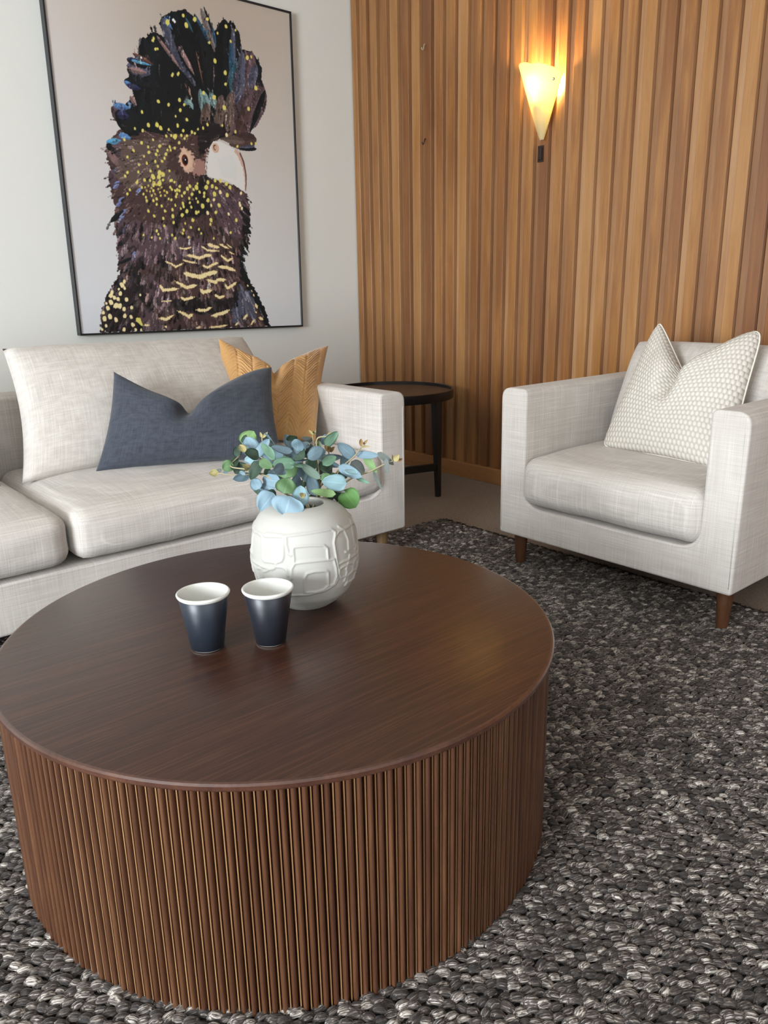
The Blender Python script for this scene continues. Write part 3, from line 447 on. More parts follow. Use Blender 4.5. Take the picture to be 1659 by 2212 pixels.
# ------------------------------------------------------------------ eucalyptus
LEAVES = json.loads('[[0.8019,1.4061,0.6706,0.8187,1.3932,0.6982,0.0319,-0.52,-0.81,0.26,"lime"],[0.7983,1.407,0.6781,0.8018,1.3972,0.6943,0.0069,-0.7,-0.71,-0.06,"dark"],[0.7993,1.3576,0.6625,0.7933,1.378,0.691,0.0273,-0.55,-0.83,0.13,"blue"],[0.8107,1.3743,0.6584,0.7834,1.3754,0.6636,0.011,-0.25,-0.94,0.23,"blue"],[0.7697,1.3447,0.6708,0.7759,1.375,0.68,0.0148,-0.43,-0.84,0.33,"bud"],[0.7881,1.3394,0.6606,0.8151,1.3316,0.6893,0.0175,-0.33,-0.83,0.44,"blue"],[0.798,1.3484,0.6571,0.7866,1.3752,0.6464,0.015,-0.66,-0.75,0.04,"aqua"],[0.8366,1.3696,0.6792,0.8395,1.3572,0.693,0.0124,-0.52,-0.77,0.37,"dark"],[0.8168,1.3569,0.6919,0.8155,1.3611,0.7039,0.0061,-0.56,-0.81,0.16,"bud"],[0.8174,1.3566,0.6919,0.8274,1.3509,0.7037,0.0068,-0.43,-0.87,0.24,"bud"],[0.8271,1.3521,0.6766,0.839,1.3492,0.6774,0.0069,-0.54,-0.84,0.04,"grey"],[0.8342,1.3452,0.6682,0.8315,1.3381,0.6368,0.0398,-0.54,-0.83,0.14,"blue"],[0.7763,1.3914,0.654,0.7787,1.3929,0.6729,0.0137,-0.52,-0.84,0.17,"dark"],[0.7579,1.3794,0.6461,0.739,1.3825,0.6361,0.0203,-0.58,-0.81,0.05,"green"],[0.7736,1.3921,0.6543,0.754,1.374,0.6351,0.0136,-0.58,-0.79,0.18,"dark"],[0.768,1.3998,0.6273,0.7818,1.3657,0.6375,0.0206,-0.47,-0.85,0.23,"dark"],[0.774,1.3421,0.637,0.759,1.3361,0.6472,0.0134,-0.37,-0.93,0.02,"bud"],[0.7895,1.3272,0.6533,0.7692,1.3258,0.6212,0.0201,-0.6,-0.7,0.38,"dark"],[0.7885,1.3255,0.6537,0.8036,1.3074,0.6419,0.016,-0.39,-0.9,0.19,"green"],[0.7937,1.3158,0.6367,0.81,1.3189,0.6169,0.0148,-0.42,-0.85,0.32,"dark"],[0.8083,1.2656,0.6235,0.8229,1.2758,0.6601,0.0356,-0.61,-0.76,0.23,"green"],[0.8437,1.3205,0.6502,0.8491,1.3134,0.656,0.0123,-0.37,-0.85,0.36,"green"],[0.8493,1.3455,0.6624,0.8591,1.3336,0.6543,0.0152,-0.39,-0.92,0.03,"dark"],[0.8566,1.3234,0.6687,0.8726,1.3063,0.6353,0.0233,-0.37,-0.93,0.04,"slate"],[0.8518,1.2943,0.6432,0.8581,1.2818,0.6192,0.0244,-0.6,-0.78,0.18,"slate"],[0.8318,1.2793,0.6131,0.8513,1.2754,0.6048,0.0229,-0.51,-0.77,0.38,"slate"],[0.8678,1.3567,0.6567,0.8587,1.3388,0.6719,0.0083,-0.4,-0.88,0.26,"grey"],[0.8555,1.347,0.6656,0.8466,1.3472,0.6773,0.011,-0.38,-0.93,-0.02,"pink"],[0.7279,1.3839,0.6294,0.7113,1.3906,0.6297,0.0155,-0.61,-0.71,0.35,"bud"],[0.7492,1.3857,0.627,0.744,1.3957,0.6262,0.0061,-0.22,-0.9,0.38,"blue"],[0.7444,1.4048,0.6261,0.7396,1.4124,0.6298,0.0069,-0.36,-0.8,0.48,"grey"],[0.78,1.3489,0.621,0.7419,1.3497,0.6204,0.0148,-0.54,-0.82,0.19,"blue"],[0.756,1.3282,0.6299,0.7584,1.3579,0.6335,0.0067,-0.42,-0.85,0.31,"blue"],[0.7765,1.3126,0.5989,0.7726,1.3268,0.6177,0.0201,-0.65,-0.66,0.38,"blue"],[0.8068,1.2795,0.616,0.7932,1.3226,0.6149,0.0227,-0.68,-0.72,0.12,"blue"],[0.8239,1.3371,0.6283,0.8359,1.3252,0.6072,0.0165,-0.35,-0.85,0.4,"slate"],[0.7883,1.3264,0.6013,0.8018,1.2985,0.5956,0.0161,-0.42,-0.89,0.17,"blue"],[0.7692,1.3232,0.6011,0.7817,1.288,0.5806,0.008,-0.23,-0.97,0.06,"dark"],[0.7888,1.3046,0.5788,0.7741,1.3087,0.5987,0.0147,-0.29,-0.89,0.36,"blue"],[0.7949,1.2803,0.596,0.7723,1.2791,0.5922,0.0158,-0.41,-0.88,0.22,"dark"],[0.7712,1.2519,0.6043,0.7485,1.2624,0.5744,0.0349,-0.43,-0.88,0.21,"blue"],[0.7714,1.1937,0.6086,0.7547,1.1882,0.5791,0.0501,-0.48,-0.79,0.37,"blue"],[0.7935,1.249,0.5994,0.8079,1.2542,0.6242,0.034,-0.58,-0.75,0.31,"green"],[0.794,1.1959,0.5829,0.7991,1.1979,0.6197,0.0267,-0.57,-0.79,0.21,"aqua"],[0.7869,1.1769,0.605,0.7977,1.1886,0.6119,0.012,-0.55,-0.82,0.15,"bud"],[0.8976,1.2914,0.6964,0.9025,1.3145,0.7026,0.0055,-0.51,-0.85,0.16,"bud"],[0.9089,1.3076,0.6929,0.9045,1.2874,0.707,0.0069,-0.6,-0.76,0.23,"bud"],[0.8996,1.2976,0.6829,0.8729,1.2953,0.6923,0.0095,-0.56,-0.82,0.13,"grey"],[0.8836,1.2821,0.6803,0.8499,1.283,0.6781,0.0121,-0.62,-0.74,0.26,"blue"],[0.9362,1.2913,0.6913,0.9286,1.3011,0.6714,0.0153,-0.53,-0.85,0.02,"slate"],[0.9133,1.2417,0.6979,0.9126,1.259,0.6958,0.0148,-0.79,-0.61,0.1,"bud"],[0.9255,1.2619,0.6923,0.936,1.2606,0.6938,0.0123,-0.57,-0.81,0.13,"tan"],[0.929,1.2814,0.6572,0.9334,1.3005,0.6722,0.0111,-0.49,-0.85,0.19,"tan"],[0.9339,1.2869,0.6571,0.9246,1.273,0.6771,0.0083,-0.74,-0.67,-0.02,"bud"],[0.9344,1.2865,0.6556,0.9431,1.2801,0.6666,0.0083,-0.6,-0.65,0.46,"tan"],[0.897,1.3175,0.6581,0.9076,1.3123,0.67,0.0181,-0.54,-0.74,0.39,"dark"],[0.9229,1.3107,0.6595,0.9045,1.3007,0.6706,0.0153,-0.38,-0.88,0.29,"dark"],[0.8894,1.2593,0.6593,0.9031,1.2777,0.6836,0.0061,-0.66,-0.7,0.27,"green"],[0.8743,1.2475,0.6579,0.8519,1.2844,0.668,0.0094,-0.62,-0.78,0.02,"dark"],[0.8976,1.2782,0.6511,0.8867,1.2975,0.6316,0.0247,-0.5,-0.82,0.29,"mid"],[0.8675,1.2294,0.6197,0.8488,1.2607,0.6448,0.0146,-0.59,-0.81,0.06,"sage"],[0.9015,1.2698,0.6504,0.9437,1.2603,0.6468,0.0123,-0.79,-0.61,0.02,"blue"],[0.8909,1.2621,0.649,0.9186,1.239,0.6358,0.0122,-0.45,-0.89,-0.03,"slate"],[0.9463,1.2186,0.6526,0.9172,1.228,0.6802,0.0202,-0.57,-0.81,0.11,"blue"],[0.9511,1.2202,0.6572,0.9801,1.1894,0.656,0.0129,-0.74,-0.63,0.23,"blue"],[0.9576,1.2554,0.6525,0.9526,1.2684,0.6286,0.0167,-0.56,-0.83,-0.02,"blue"],[0.9651,1.2546,0.6359,0.9772,1.2306,0.6136,0.0222,-0.71,-0.7,0.08,"grey"],[0.906,1.2198,0.6408,0.9354,1.1913,0.6201,0.0187,-0.45,-0.88,0.13,"blue"],[0.9715,1.2177,0.6517,0.9769,1.1908,0.6244,0.0136,-0.65,-0.73,0.21,"lime"],[0.976,1.182,0.6632,0.9982,1.161,0.641,0.0114,-0.54,-0.71,0.44,"grey"],[0.9817,1.161,0.6545,0.9785,1.1562,0.6216,0.008,-0.74,-0.65,0.17,"grey"],[0.9933,1.1512,0.6474,1.0026,1.1473,0.6588,0.0127,-0.66,-0.62,0.42,"bud"],[0.9926,1.1533,0.6485,1.0052,1.1698,0.6551,0.004,-0.55,-0.82,0.16,"tan"],[1.0073,1.1591,0.644,1.0105,1.1442,0.6513,0.0067,-0.66,-0.71,0.25,"tan"],[0.9499,1.2005,0.6766,0.963,1.2174,0.6903,0.0074,-0.64,-0.76,-0.02,"tan"],[0.9622,1.2093,0.6778,0.9647,1.1969,0.6893,0.0054,-0.62,-0.7,0.36,"tan"],[0.9604,1.2138,0.6733,0.9625,1.1895,0.677,0.0047,-0.65,-0.74,0.2,"bud"],[0.9583,1.1745,0.6287,0.9745,1.171,0.5892,0.0061,-0.49,-0.87,0.04,"grey"],[0.9439,1.2132,0.6122,0.9576,1.1842,0.6017,0.0068,-0.5,-0.84,0.22,"mid"],[0.9017,1.1896,0.6111,0.8671,1.2156,0.6167,0.0271,-0.68,-0.71,0.17,"aqua"],[0.8676,1.2297,0.6182,0.8841,1.2226,0.6248,0.0133,-0.65,-0.66,0.38,"green"],[0.893,1.2327,0.6217,0.9092,1.2319,0.6219,0.0081,-0.72,-0.57,0.41,"green"],[0.8597,1.2393,0.5849,0.8605,1.2537,0.6236,0.0214,-0.45,-0.76,0.46,"slate"],[0.8645,1.2877,0.6228,0.864,1.262,0.6105,0.0149,-0.73,-0.66,0.19,"aqua"],[0.8472,1.2641,0.6048,0.8597,1.267,0.6034,0.0081,-0.61,-0.76,0.25,"mid"],[0.8746,1.1897,0.5943,0.8549,1.2341,0.5951,0.0132,-0.58,-0.76,0.3,"lime"],[0.8993,1.2306,0.5737,0.8981,1.2079,0.5893,0.0188,-0.49,-0.81,0.32,"dark"],[0.9032,1.2034,0.5947,0.9177,1.1865,0.5634,0.0361,-0.67,-0.72,0.21,"bright"],[0.8843,1.2089,0.5985,0.902,1.1953,0.593,0.0066,-0.68,-0.69,0.26,"grey"],[0.9308,1.275,0.6154,0.9018,1.2719,0.6262,0.0124,-0.71,-0.68,0.19,"slate"],[0.8886,1.2414,0.5708,0.8992,1.2297,0.5851,0.0149,-0.42,-0.85,0.32,"dark"],[0.8598,1.2596,0.5657,0.8753,1.2522,0.581,0.0176,-0.54,-0.81,0.24,"dark"],[0.9145,1.309,0.6196,0.9206,1.289,0.619,0.0224,-0.46,-0.82,0.35,"dark"],[0.9377,1.2608,0.618,0.9406,1.2424,0.6092,0.0166,-0.56,-0.71,0.42,"dark"],[0.9093,1.285,0.5873,0.9008,1.2906,0.6078,0.0208,-0.47,-0.81,0.36,"dark"],[0.875,1.3124,0.5999,0.8706,1.2894,0.5933,0.0166,-0.55,-0.78,0.28,"dark"],[0.8564,1.3014,0.5795,0.8714,1.3076,0.5928,0.0152,-0.6,-0.75,0.28,"dark"]]'); STEMS = json.loads('[[[0.8129,1.216,0.5003],[0.8594,1.2452,0.563],[0.8821,1.2435,0.6092],[0.9103,1.2594,0.6423],[0.9321,1.2869,0.6559]],[[0.8129,1.216,0.5003],[0.8731,1.2361,0.5692],[0.9071,1.2385,0.6155],[0.9283,1.2293,0.6386],[0.9412,1.2119,0.6571],[0.9548,1.2067,0.6737]],[[0.8129,1.216,0.5003],[0.8833,1.2411,0.569],[0.9112,1.2272,0.5945],[0.9428,1.2206,0.6112],[0.965,1.1934,0.6246],[0.9819,1.1711,0.6392],[0.9957,1.1559,0.6477]],[[0.8129,1.216,0.5003],[0.8732,1.2482,0.5654],[0.8859,1.2594,0.6239],[0.8839,1.259,0.6547],[0.895,1.2866,0.6808],[0.9023,1.2993,0.6948]],[[0.8129,1.216,0.5003],[0.852,1.2515,0.5632],[0.8176,1.2741,0.6191],[0.8108,1.3151,0.6409],[0.8028,1.341,0.6561],[0.7817,1.3658,0.6749]],[[0.8129,1.216,0.5003],[0.8489,1.2541,0.5633],[0.8085,1.2723,0.5937],[0.7954,1.3223,0.6257],[0.7559,1.3548,0.6241],[0.726,1.3819,0.6294]],[[0.8129,1.216,0.5003],[0.8678,1.277,0.5579],[0.8499,1.3096,0.6047],[0.8337,1.3361,0.6395],[0.8191,1.3564,0.6611],[0.8166,1.3565,0.692]],[[0.8129,1.216,0.5003],[0.859,1.2709,0.558],[0.8705,1.293,0.6068],[0.8693,1.2932,0.6407],[0.8797,1.2961,0.672],[0.877,1.275,0.6821]],[[0.8839,1.258,0.6521],[0.8958,1.2754,0.6891],[0.9088,1.2537,0.6963]],[[0.8129,1.216,0.5003],[0.8577,1.2598,0.5618],[0.8179,1.2974,0.6095],[0.7877,1.3224,0.6269],[0.7705,1.3468,0.6354],[0.7519,1.3778,0.6403],[0.7804,1.3872,0.6568]]]')
eu = thing('eucalyptus_bunch', 'artificial eucalyptus bunch with blue, green and tan leaves in the cream vase', 'plant', (VC[0], VC[1], ZT + .02))
OFF = Vector((VC[0], VC[1], ZT + .02))
for s in STEMS:
    P = catmull(s, 5); n = len(P)
    tube('stem', [Vector(p) - OFF for p in P], .002, M['stem'], eu, 6, rads=[.0026 - .0014 * i / n for i in range(n)])
def leaf(b, t, wd, nrm, c):
    b, t, nrm = Vector(b) - OFF, Vector(t) - OFF, Vector(nrm)
    t = b + (t - b) * (1.12 if wd > .012 else 1.0)
    ax = t - b; L = ax.length; ax.normalize(); nrm = (nrm - ax * nrm.dot(ax)).normalized(); sd = ax.cross(nrm)
    bud = c in ('bud', 'tan', 'pink'); nu, nv = 10, 7
    fold = (random.uniform(.10, .30) if wd < .030 else .08) if not bud else .55; curl = random.uniform(-.16, .18) * L
    pw = random.uniform(.66, .84); V = []; uv = []; Fc = []
    for side in (0, 1):
        for i in range(nu):
            u = i / (nu - 1); prof_ = (math.sin(math.pi * min(1, u ** pw)) ** (.52 if not bud else .8)) if 0 < u < 1 else .03
            for j in range(nv):
                v = j / (nv - 1) * 2 - 1; y = v * prof_ * wd / 2
                z = abs(v) ** 1.6 * fold * wd * .5 * prof_ + curl * (u * u - u * .2) * 1.0 + .06 * wd * math.sin(u * 5 + v * 2.5 + len(V) * 0) * prof_
                V.append(b + ax * (u * L) + sd * y + nrm * (z - side * .0007)); uv.append((u, j / (nv - 1)))
        n0 = side * nu * nv
        for i in range(nu - 1):
            for j in range(nv - 1):
                q = (n0+i*nv+j, n0+(i+1)*nv+j, n0+(i+1)*nv+j+1, n0+i*nv+j+1); Fc.append(q if not side else q[::-1])
    m_ = nu * nv
    for i in range(nu - 1):
        for j in (0, nv - 1): a, b_ = i*nv+j, (i+1)*nv+j; Fc.append((a, b_, m_+b_, m_+a))
    nm = 'bud' if bud else 'leaf'
    o = mesh_obj(nm, V, Fc, LM[c], eu, uvs=uv)
    return o
for L in LEAVES: leaf(L[0:3], L[3:6], L[6] * (1.24 if L[10] not in ('bud', 'tan') else 1.0), L[7:10], L[10])
rl = random.Random(5)
for i in range(24):   # inner leaves that fill the heart of the bunch
    a, e = rl.uniform(0, 6.283), rl.uniform(.35, 1.35); rr_ = rl.uniform(.035, .085)
    c_ = Vector((VC[0], VC[1], ZT + .235)) + Vector((.022, .026, 0)) + Vector((math.cos(a)*math.cos(e)*rr_*1.25, math.sin(a)*math.cos(e)*rr_*1.25, math.sin(e)*rr_*1.1))
    d_ = Vector((math.cos(a) + rl.uniform(-.6, .6), math.sin(a) + rl.uniform(-.6, .6), rl.uniform(-.2, .9))).normalized() * rl.uniform(.024, .040)
    leaf(c_, c_ + d_, rl.uniform(.020, .032), Vector((rl.uniform(-1, .2), rl.uniform(-1, .2), rl.uniform(.1, 1))), rl.choice(('dark', 'slate', 'slate', 'blue', 'slate', 'mid', 'dark', 'aqua')))

# ------------------------------------------------------------------ upholstery
def round_path(pts, n=6):
    out = []
    for i, (x, z, r) in enumerate(pts):
        if r <= 0: out.append((x, z)); continue
        a = Vector(pts[i-1][:2]); b = Vector((x, z)); c = Vector(pts[(i+1) % len(pts)][:2])
        p = b + (a-b).normalized()*r; q = b + (c-b).normalized()*r
        for k in range(n + 1):
            t = k / n; out.append(tuple((1-t)**2*p + 2*t*(1-t)*b + t*t*q))
    return out
def soft_box(name, lo, hi, mat, parent, r=.035, crown=(0, 0, .012), n=26, noise_amp=.003, seed=0, front_round=0):
    bm = bmesh.new(); bmesh.ops.create_cube(bm, size=2); bmesh.ops.subdivide_edges(bm, edges=bm.edges[:], cuts=n, use_grid_fill=True)
    c = [(lo[i]+hi[i])/2 for i in range(3)]; h = [(hi[i]-lo[i])/2 for i in range(3)]
    for v in bm.verts:
        q = [max(-1, min(1, v.co[i])) for i in range(3)]
        # concentrate grid toward the borders so rounding is smooth
        q = [math.sin(q[i]*math.pi/2)*.35 + q[i]*.65 for i in range(3)]
        P = Vector([q[i]*h[i] for i in range(3)]); rr = [min(r, h[i]*.98) for i in range(3)]
        inn = Vector([max(-(h[i]-rr[i]), min(h[i]-rr[i], P[i])) for i in range(3)]); d = P - inn
        dn = Vector([d[i]/rr[i] for i in range(3)])
        if dn.length > 1e-6:
            mx = max(abs(dn[0]), abs(dn[1]), abs(dn[2])); dn = dn / dn.length * mx
            P = inn + Vector([dn[i]*rr[i] for i in range(3)])
        a = [P[i]/h[i] for i in range(3)]
        P.z += crown[2] * (1-a[0]**4) * (1-a[1]**2) * (1 if a[2] > 0 else -.3) * abs(a[2])
        P.y += crown[1] * (1-a[0]**4) * (1-a[2]**2) * a[1]
        P.x += crown[0] * (1-a[1]**2) * (1-a[2]**2) * a[0]
        nz_ = noise.noise(P*9 + Vector((seed*7.1, 0, 0))) + .5*noise.noise(P*22 + Vector((seed*3.1, 5, 0)))
        P += v.co.normalized() * nz_ * noise_amp
        v.co = P + Vector(c)
    return bm_obj(name, bm, mat, parent)
def pillow(name, BL, BR, TR, TL, T, mat, parent=None, n=72, sx=.055, notch=None, pipe=None, seed=0, disp=None, pw=.5, sag=0, back=.8, cr=0):
    BL, BR, TR, TL = map(lambda p: np.array(p, float), (BL, BR, TR, TL))
    nr = np.cross((BR-BL)+(TR-TL), (TL-BL)+(TR-BR)); nr /= np.linalg.norm(nr)
    S, Tt = np.meshgrid(np.linspace(0, 1, n+1), np.linspace(0, 1, n+1))
    s2 = .5 + (S-.5)*(1 - sx*np.sin(np.pi*Tt)**.9*(abs(2*S-1))); t2 = .5 + (Tt-.5)*(1 - sx*np.sin(np.pi*S)**.9*abs(2*Tt-1))
    if cr:
        k_ = 1 - cr*np.abs(2*S-1)**7*np.abs(2*Tt-1)**7; s2 = .5 + (s2-.5)*k_; t2 = .5 + (t2-.5)*k_
    up = ((TL-BL)+(TR-BR))/2; hgt = np.linalg.norm(up)
    f = ((1-np.abs(2*S-1)**2.3).clip(0)*(1-np.abs(2*Tt-1)**2.3).clip(0))**pw
    fr = f.copy(); bk = f.copy()*back
    if notch:
        s0, dep, wl, wr_, pl_, pr_, lean = notch
        u = np.where(S < s0, (s0-S)/wl, (S-s0)/wr_).clip(0, 1); p_ = np.where(S < s0, pl_, pr_)
        g = (1-u)**p_; t2 = t2 - dep*g*Tt**1.7
        sc = s0 + lean*(1-Tt); vw = .032 + .085*(1-Tt)
        val = np.exp(-((S-sc)/vw)**2) * np.clip((Tt-.42)/.58, 0, 1)**.8
        fr = fr*(1-.92*val); bk = bk*(1-.5*val)
        # shoulders either side of the fold puff forward
        sh = (np.exp(-((S-sc-.13)/.10)**2) + .8*np.exp(-((S-sc+.14)/.10)**2)) * np.clip((Tt-.45)/.5, 0, 1); fr = fr*(1+.28*sh)
    P = (BL[None, None]*(1-s2)[..., None]*(1-t2)[..., None] + BR*s2[..., None]*(1-t2)[..., None] + TR*s2[..., None]*t2[..., None] + TL*(1-s2)[..., None]*t2[..., None])
    if sag: P = P + nr*(-sag*np.sin(np.pi*Tt)*np.sin(np.pi*S))[..., None]
    W = np.zeros_like(S)
    for i in range(n+1):
        for j in range(n+1):
            W[i, j] = noise.noise(Vector((S[i, j]*5+seed*3, Tt[i, j]*5, seed))) * .7 + .35*noise.noise(Vector((S[i, j]*13, Tt[i, j]*11+seed, 2)))
    edge = (np.minimum(np.minimum(S, 1-S), np.minimum(Tt, 1-Tt))*8).clip(0, 1)
    Fp = P + nr*(T/2*fr + W*.006*edge)[..., None]; Bp = P - nr*(T/2*bk)[..., None]
    if disp is not None: Fp = Fp + nr*(disp(S, Tt)*edge)[..., None]
    N = (n+1)*(n+1); V = np.concatenate([Fp.reshape(-1, 3), Bp.reshape(-1, 3)]).tolist(); uv = np.c_[S.ravel(), Tt.ravel()]; uv = np.concatenate([uv, uv]); Fc = []
    for i in range(n):
        for j in range(n):
            a = i*(n+1)+j; Fc.append((a, a+1, a+n+2, a+n+1)); Fc.append((N+a, N+a+n+1, N+a+n+2, N+a+1))
    for j in range(n):
        for (a, b) in ((j, j+1), (n*(n+1)+j+1, n*(n+1)+j), ((j+1)*(n+1), j*(n+1)), (j*(n+1)+n, (j+1)*(n+1)+n)): Fc.append((a, N+a, N+b, b))
    o = mesh_obj(name, V, Fc, mat, parent, uvs=uv)
    bm = bmesh.new(); bm.from_mesh(o.data); bmesh.ops.remove_doubles(bm, verts=bm.verts[:], dist=1e-5); bmesh.ops.recalc_face_normals(bm, faces=bm.faces[:]); bm.to_mesh(o.data); bm.free()
    if pipe:
        idx = [(0, j) for j in range(0, n+1, 2)] + [(i, n) for i in range(2, n+1, 2)] + [(n, j) for j in range(n-2, -1, -2)] + [(i, 0) for i in range(n-2, 0, -2)]
        tube('piping', [P[a] for a in idx], pipe[0], pipe[1], o, 8, closed=True)
    return o
def upholstered(root, Wd, Dp, armw, armz, hem, rail, backz, legs, seat_split, rleg=(.026, .016), lm='legwood'):
    """local frame: x across (0..Wd), y depth (0 = front), z up"""
    a = armw
    pts = [(0, hem, .012), (Wd, hem, .012), (Wd + .004, armz, .040), (Wd - a, armz, .022), (Wd - a, rail, .075), (a, rail, .075), (a, armz, .022), (-.004, armz, .040)]
    out = round_path(pts, 7); bm = bmesh.new()
    NY = 14; rings = []
    for k in range(NY + 1):
        y = Dp * k / NY; rings.append([bm.verts.new((px2, y + (0 if k else 0), pz2)) for px2, pz2 in out])
    for k in range(NY):
        m = len(out)
        for i in range(m): bm.faces.new((rings[k][i], rings[k][(i+1) % m], rings[k+1][(i+1) % m], rings[k+1][i]))
    f0 = bm.faces.new(rings[0]); f1 = bm.faces.new(rings[-1][::-1])
    bmesh.ops.recalc_face_normals(bm, faces=bm.faces[:])
    bmesh.ops.bevel(bm, geom=list(f0.edges) + list(f1.edges), offset=.009, segments=3, affect='EDGES', profile=.6)
    fr = bm_obj('frame', bm, M['sofa'], root); autosmooth(fr, 40)
    # seam piping round the opening of the front panel
    inn = out[out.index(min(out, key=lambda p: abs(p[0]-(Wd-a)) + abs(p[1]-armz+.022))):]
    seam = [(px2, .0015, pz2) for (px2, pz2) in out if (a - .001 <= px2 <= Wd - a + .001 and pz2 >= rail - .001)]
    seam = [(px2 + (.008 if px2 > Wd/2 else -.008) * (1 if pz2 > rail + .02 else (pz2-rail)/.02), yy - .001, pz2 - (.008 if pz2 < rail + .04 else 0)) for px2, yy, pz2 in seam]
    tube('seam', seam, .0013, M['sofa'], fr, 6)
    for sx_ in (0, 1):
        xo = -.004 + .0125 if sx_ == 0 else Wd + .004 - .0125
        tube('seam', [(xo, -.0004, hem + .02), (xo, -.0006, (hem+armz)/2), (xo, -.0004, armz - .055)], .0011, M['sofa'], fr, 6)
    box('backrest', (a - .01, Dp - .15, rail - .02), (Wd - a + .01, Dp - .004, backz), M['sofa'], root, bev=.022, seg=4)
    for p in root.children: 
        if p.name.startswith('backrest'): p.data.polygons.foreach_set('use_smooth', [True]*len(p.data.polygons)); autosmooth(p, 50)
    for (lx, ly, tilt) in legs:
        l = lathe('leg', [(rleg[1], 0), (rleg[1]*1.03, .004), (rleg[0], hem + .004)], M[lm], root, 24, (lx, ly, 0)); autosmooth(l, 50)
# ---- armchair : front faces -x in the room
ac = thing('armchair', 'cream linen armchair with track arms and one plump seat, by the timber wall', 'armchair', (2.06, 1.806, 0), -H)
# local x -> world -y, local y -> world +x
AW, AD = .866, .84
upholstered(ac, AW, AD, .108, .645, .122, .236, .70, [(.052, .062, 0), (AW - .052 + .012, .052, 0), (.052, AD - .06, 0), (AW - .05, AD - .06, 0)], None)
seat = soft_box('seat_cushion', (.100, -.018, .246), (AW - .100, AD - .16, .412), M['sofa'], ac, r=.05, crown=(0, .014, .022), seed=1)
pillow('back_cushion', (.122, .47, .40), (AW - .118, .47, .40), (AW - .118, .64, .765), (.126, .64, .765), .25, M['sofauv'], ac, n=48, sx=.02, seed=3, pw=.33)
# ---- sofa : front faces -y
SW, SD = 2.42, .87; SX = 1.852 - SW; SY = 2.085
so = thing('sofa', 'long cream linen sofa with loose cushions, standing below the bird picture', 'sofa', (SX, SY, 0), 0)
upholstered(so, SW, SD, .112, .628, .118, .262, .66, [(.06, .07, 0), (SW - .058, .07, 0), (.06, SD - .07, 0), (SW - .06, SD - .07, 0), ], None, lm='oakleg')
xs_ = .640 - SX
soft_box('seat_cushion', (xs_ + .004, -.016, .272), (SW - .106, SD - .16, .418), M['sofa'], so, r=.045, crown=(.004, .012, .026), seed=5, n=30)
soft_box('seat_cushion', (.106, -.016, .272), (xs_ - .004, SD - .16, .418), M['sofa'], so, r=.045, crown=(.004, .012, .026), seed=8, n=30)
q = lambda x_, y_, z_: (x_ - SX, y_ - SY, z_)
pillow('back_cushion', q(.645, 2.50, .425), q(1.715, 2.53, .425), q(1.648, 2.84, .802), q(.706, 2.73, .818), .20, M['sofauv'], so, n=60, sx=.05, seed=11, pw=.38)
pillow('back_cushion', q(-.45, 2.50, .425), q(.585, 2.50, .425), q(.565, 2.73, .81), q(-.43, 2.75, .80), .20, M['sofauv'], so, n=60, sx=.03, seed=13, pw=.38)

# ------------------------------------------------------------------ scatter cushions (top-level: they rest on the seats)
def herring(S, T):
    cw = 1/7.6; ci = np.floor(S/cw); xl = S/cw - ci; odd = (ci % 2)
    sg = np.where(odd > 0, 1, -1); wav = .5 + .5*np.sin((xl-.5)*np.pi) ; ph = T*25 + sg*(wav-.5)*2.8 + odd*1.4
    rib = np.abs(np.sin(np.pi*ph))**.7
    vein = np.clip(np.minimum(xl, 1-xl)*7, 0, 1)**.5
    grp = .75 + .25*np.cos(2*np.pi*ph/4)
    return (rib*vein*grp)*.0085
o = pillow('scatter_cushion', (1.36, 2.53, .44), (1.63, 2.33, .445), (1.945, 2.66, .757), (1.463, 2.70, .812), .15, M['mustard'], n=230, sx=.05, notch=(.50, .30, .50, .50, 1.05, 1.3, -.03), seed=21, back=.45, disp=herring)
tag(o, 'mustard quilted cushion with basket-weave ribs, behind the blue grey cushion on the sofa', 'cushion', 'scatter cushions')
o = pillow('scatter_cushion', (.852, 2.44, .437), (1.395, 2.19, .437), (1.515, 2.42, .716), (.975, 2.512, .738), .19, M['blue'], n=110, sx=.05, notch=(.47, .45, .47, .53, 1.0, 1.9, -.08), seed=31, back=.45)
tag(o, 'blue grey linen lumbar cushion with a deep centre dent, leaning on the sofa', 'cushion', 'scatter cushions')
o = pillow('scatter_cushion', (2.33, 1.585, .422), (2.285, 1.09, .422), (2.56, 1.155, .832), (2.56, 1.532, .856), .17, M['waffle'], n=110, sx=.05, cr=.07, notch=(.46, .36, .45, .50, 1.15, 1.5, -.06), pipe=(.0032, M['piping']), seed=41, back=.45)
tag(o, 'white waffle-weave cushion with pale piping, propped in the armchair', 'cushion', 'scatter cushions')

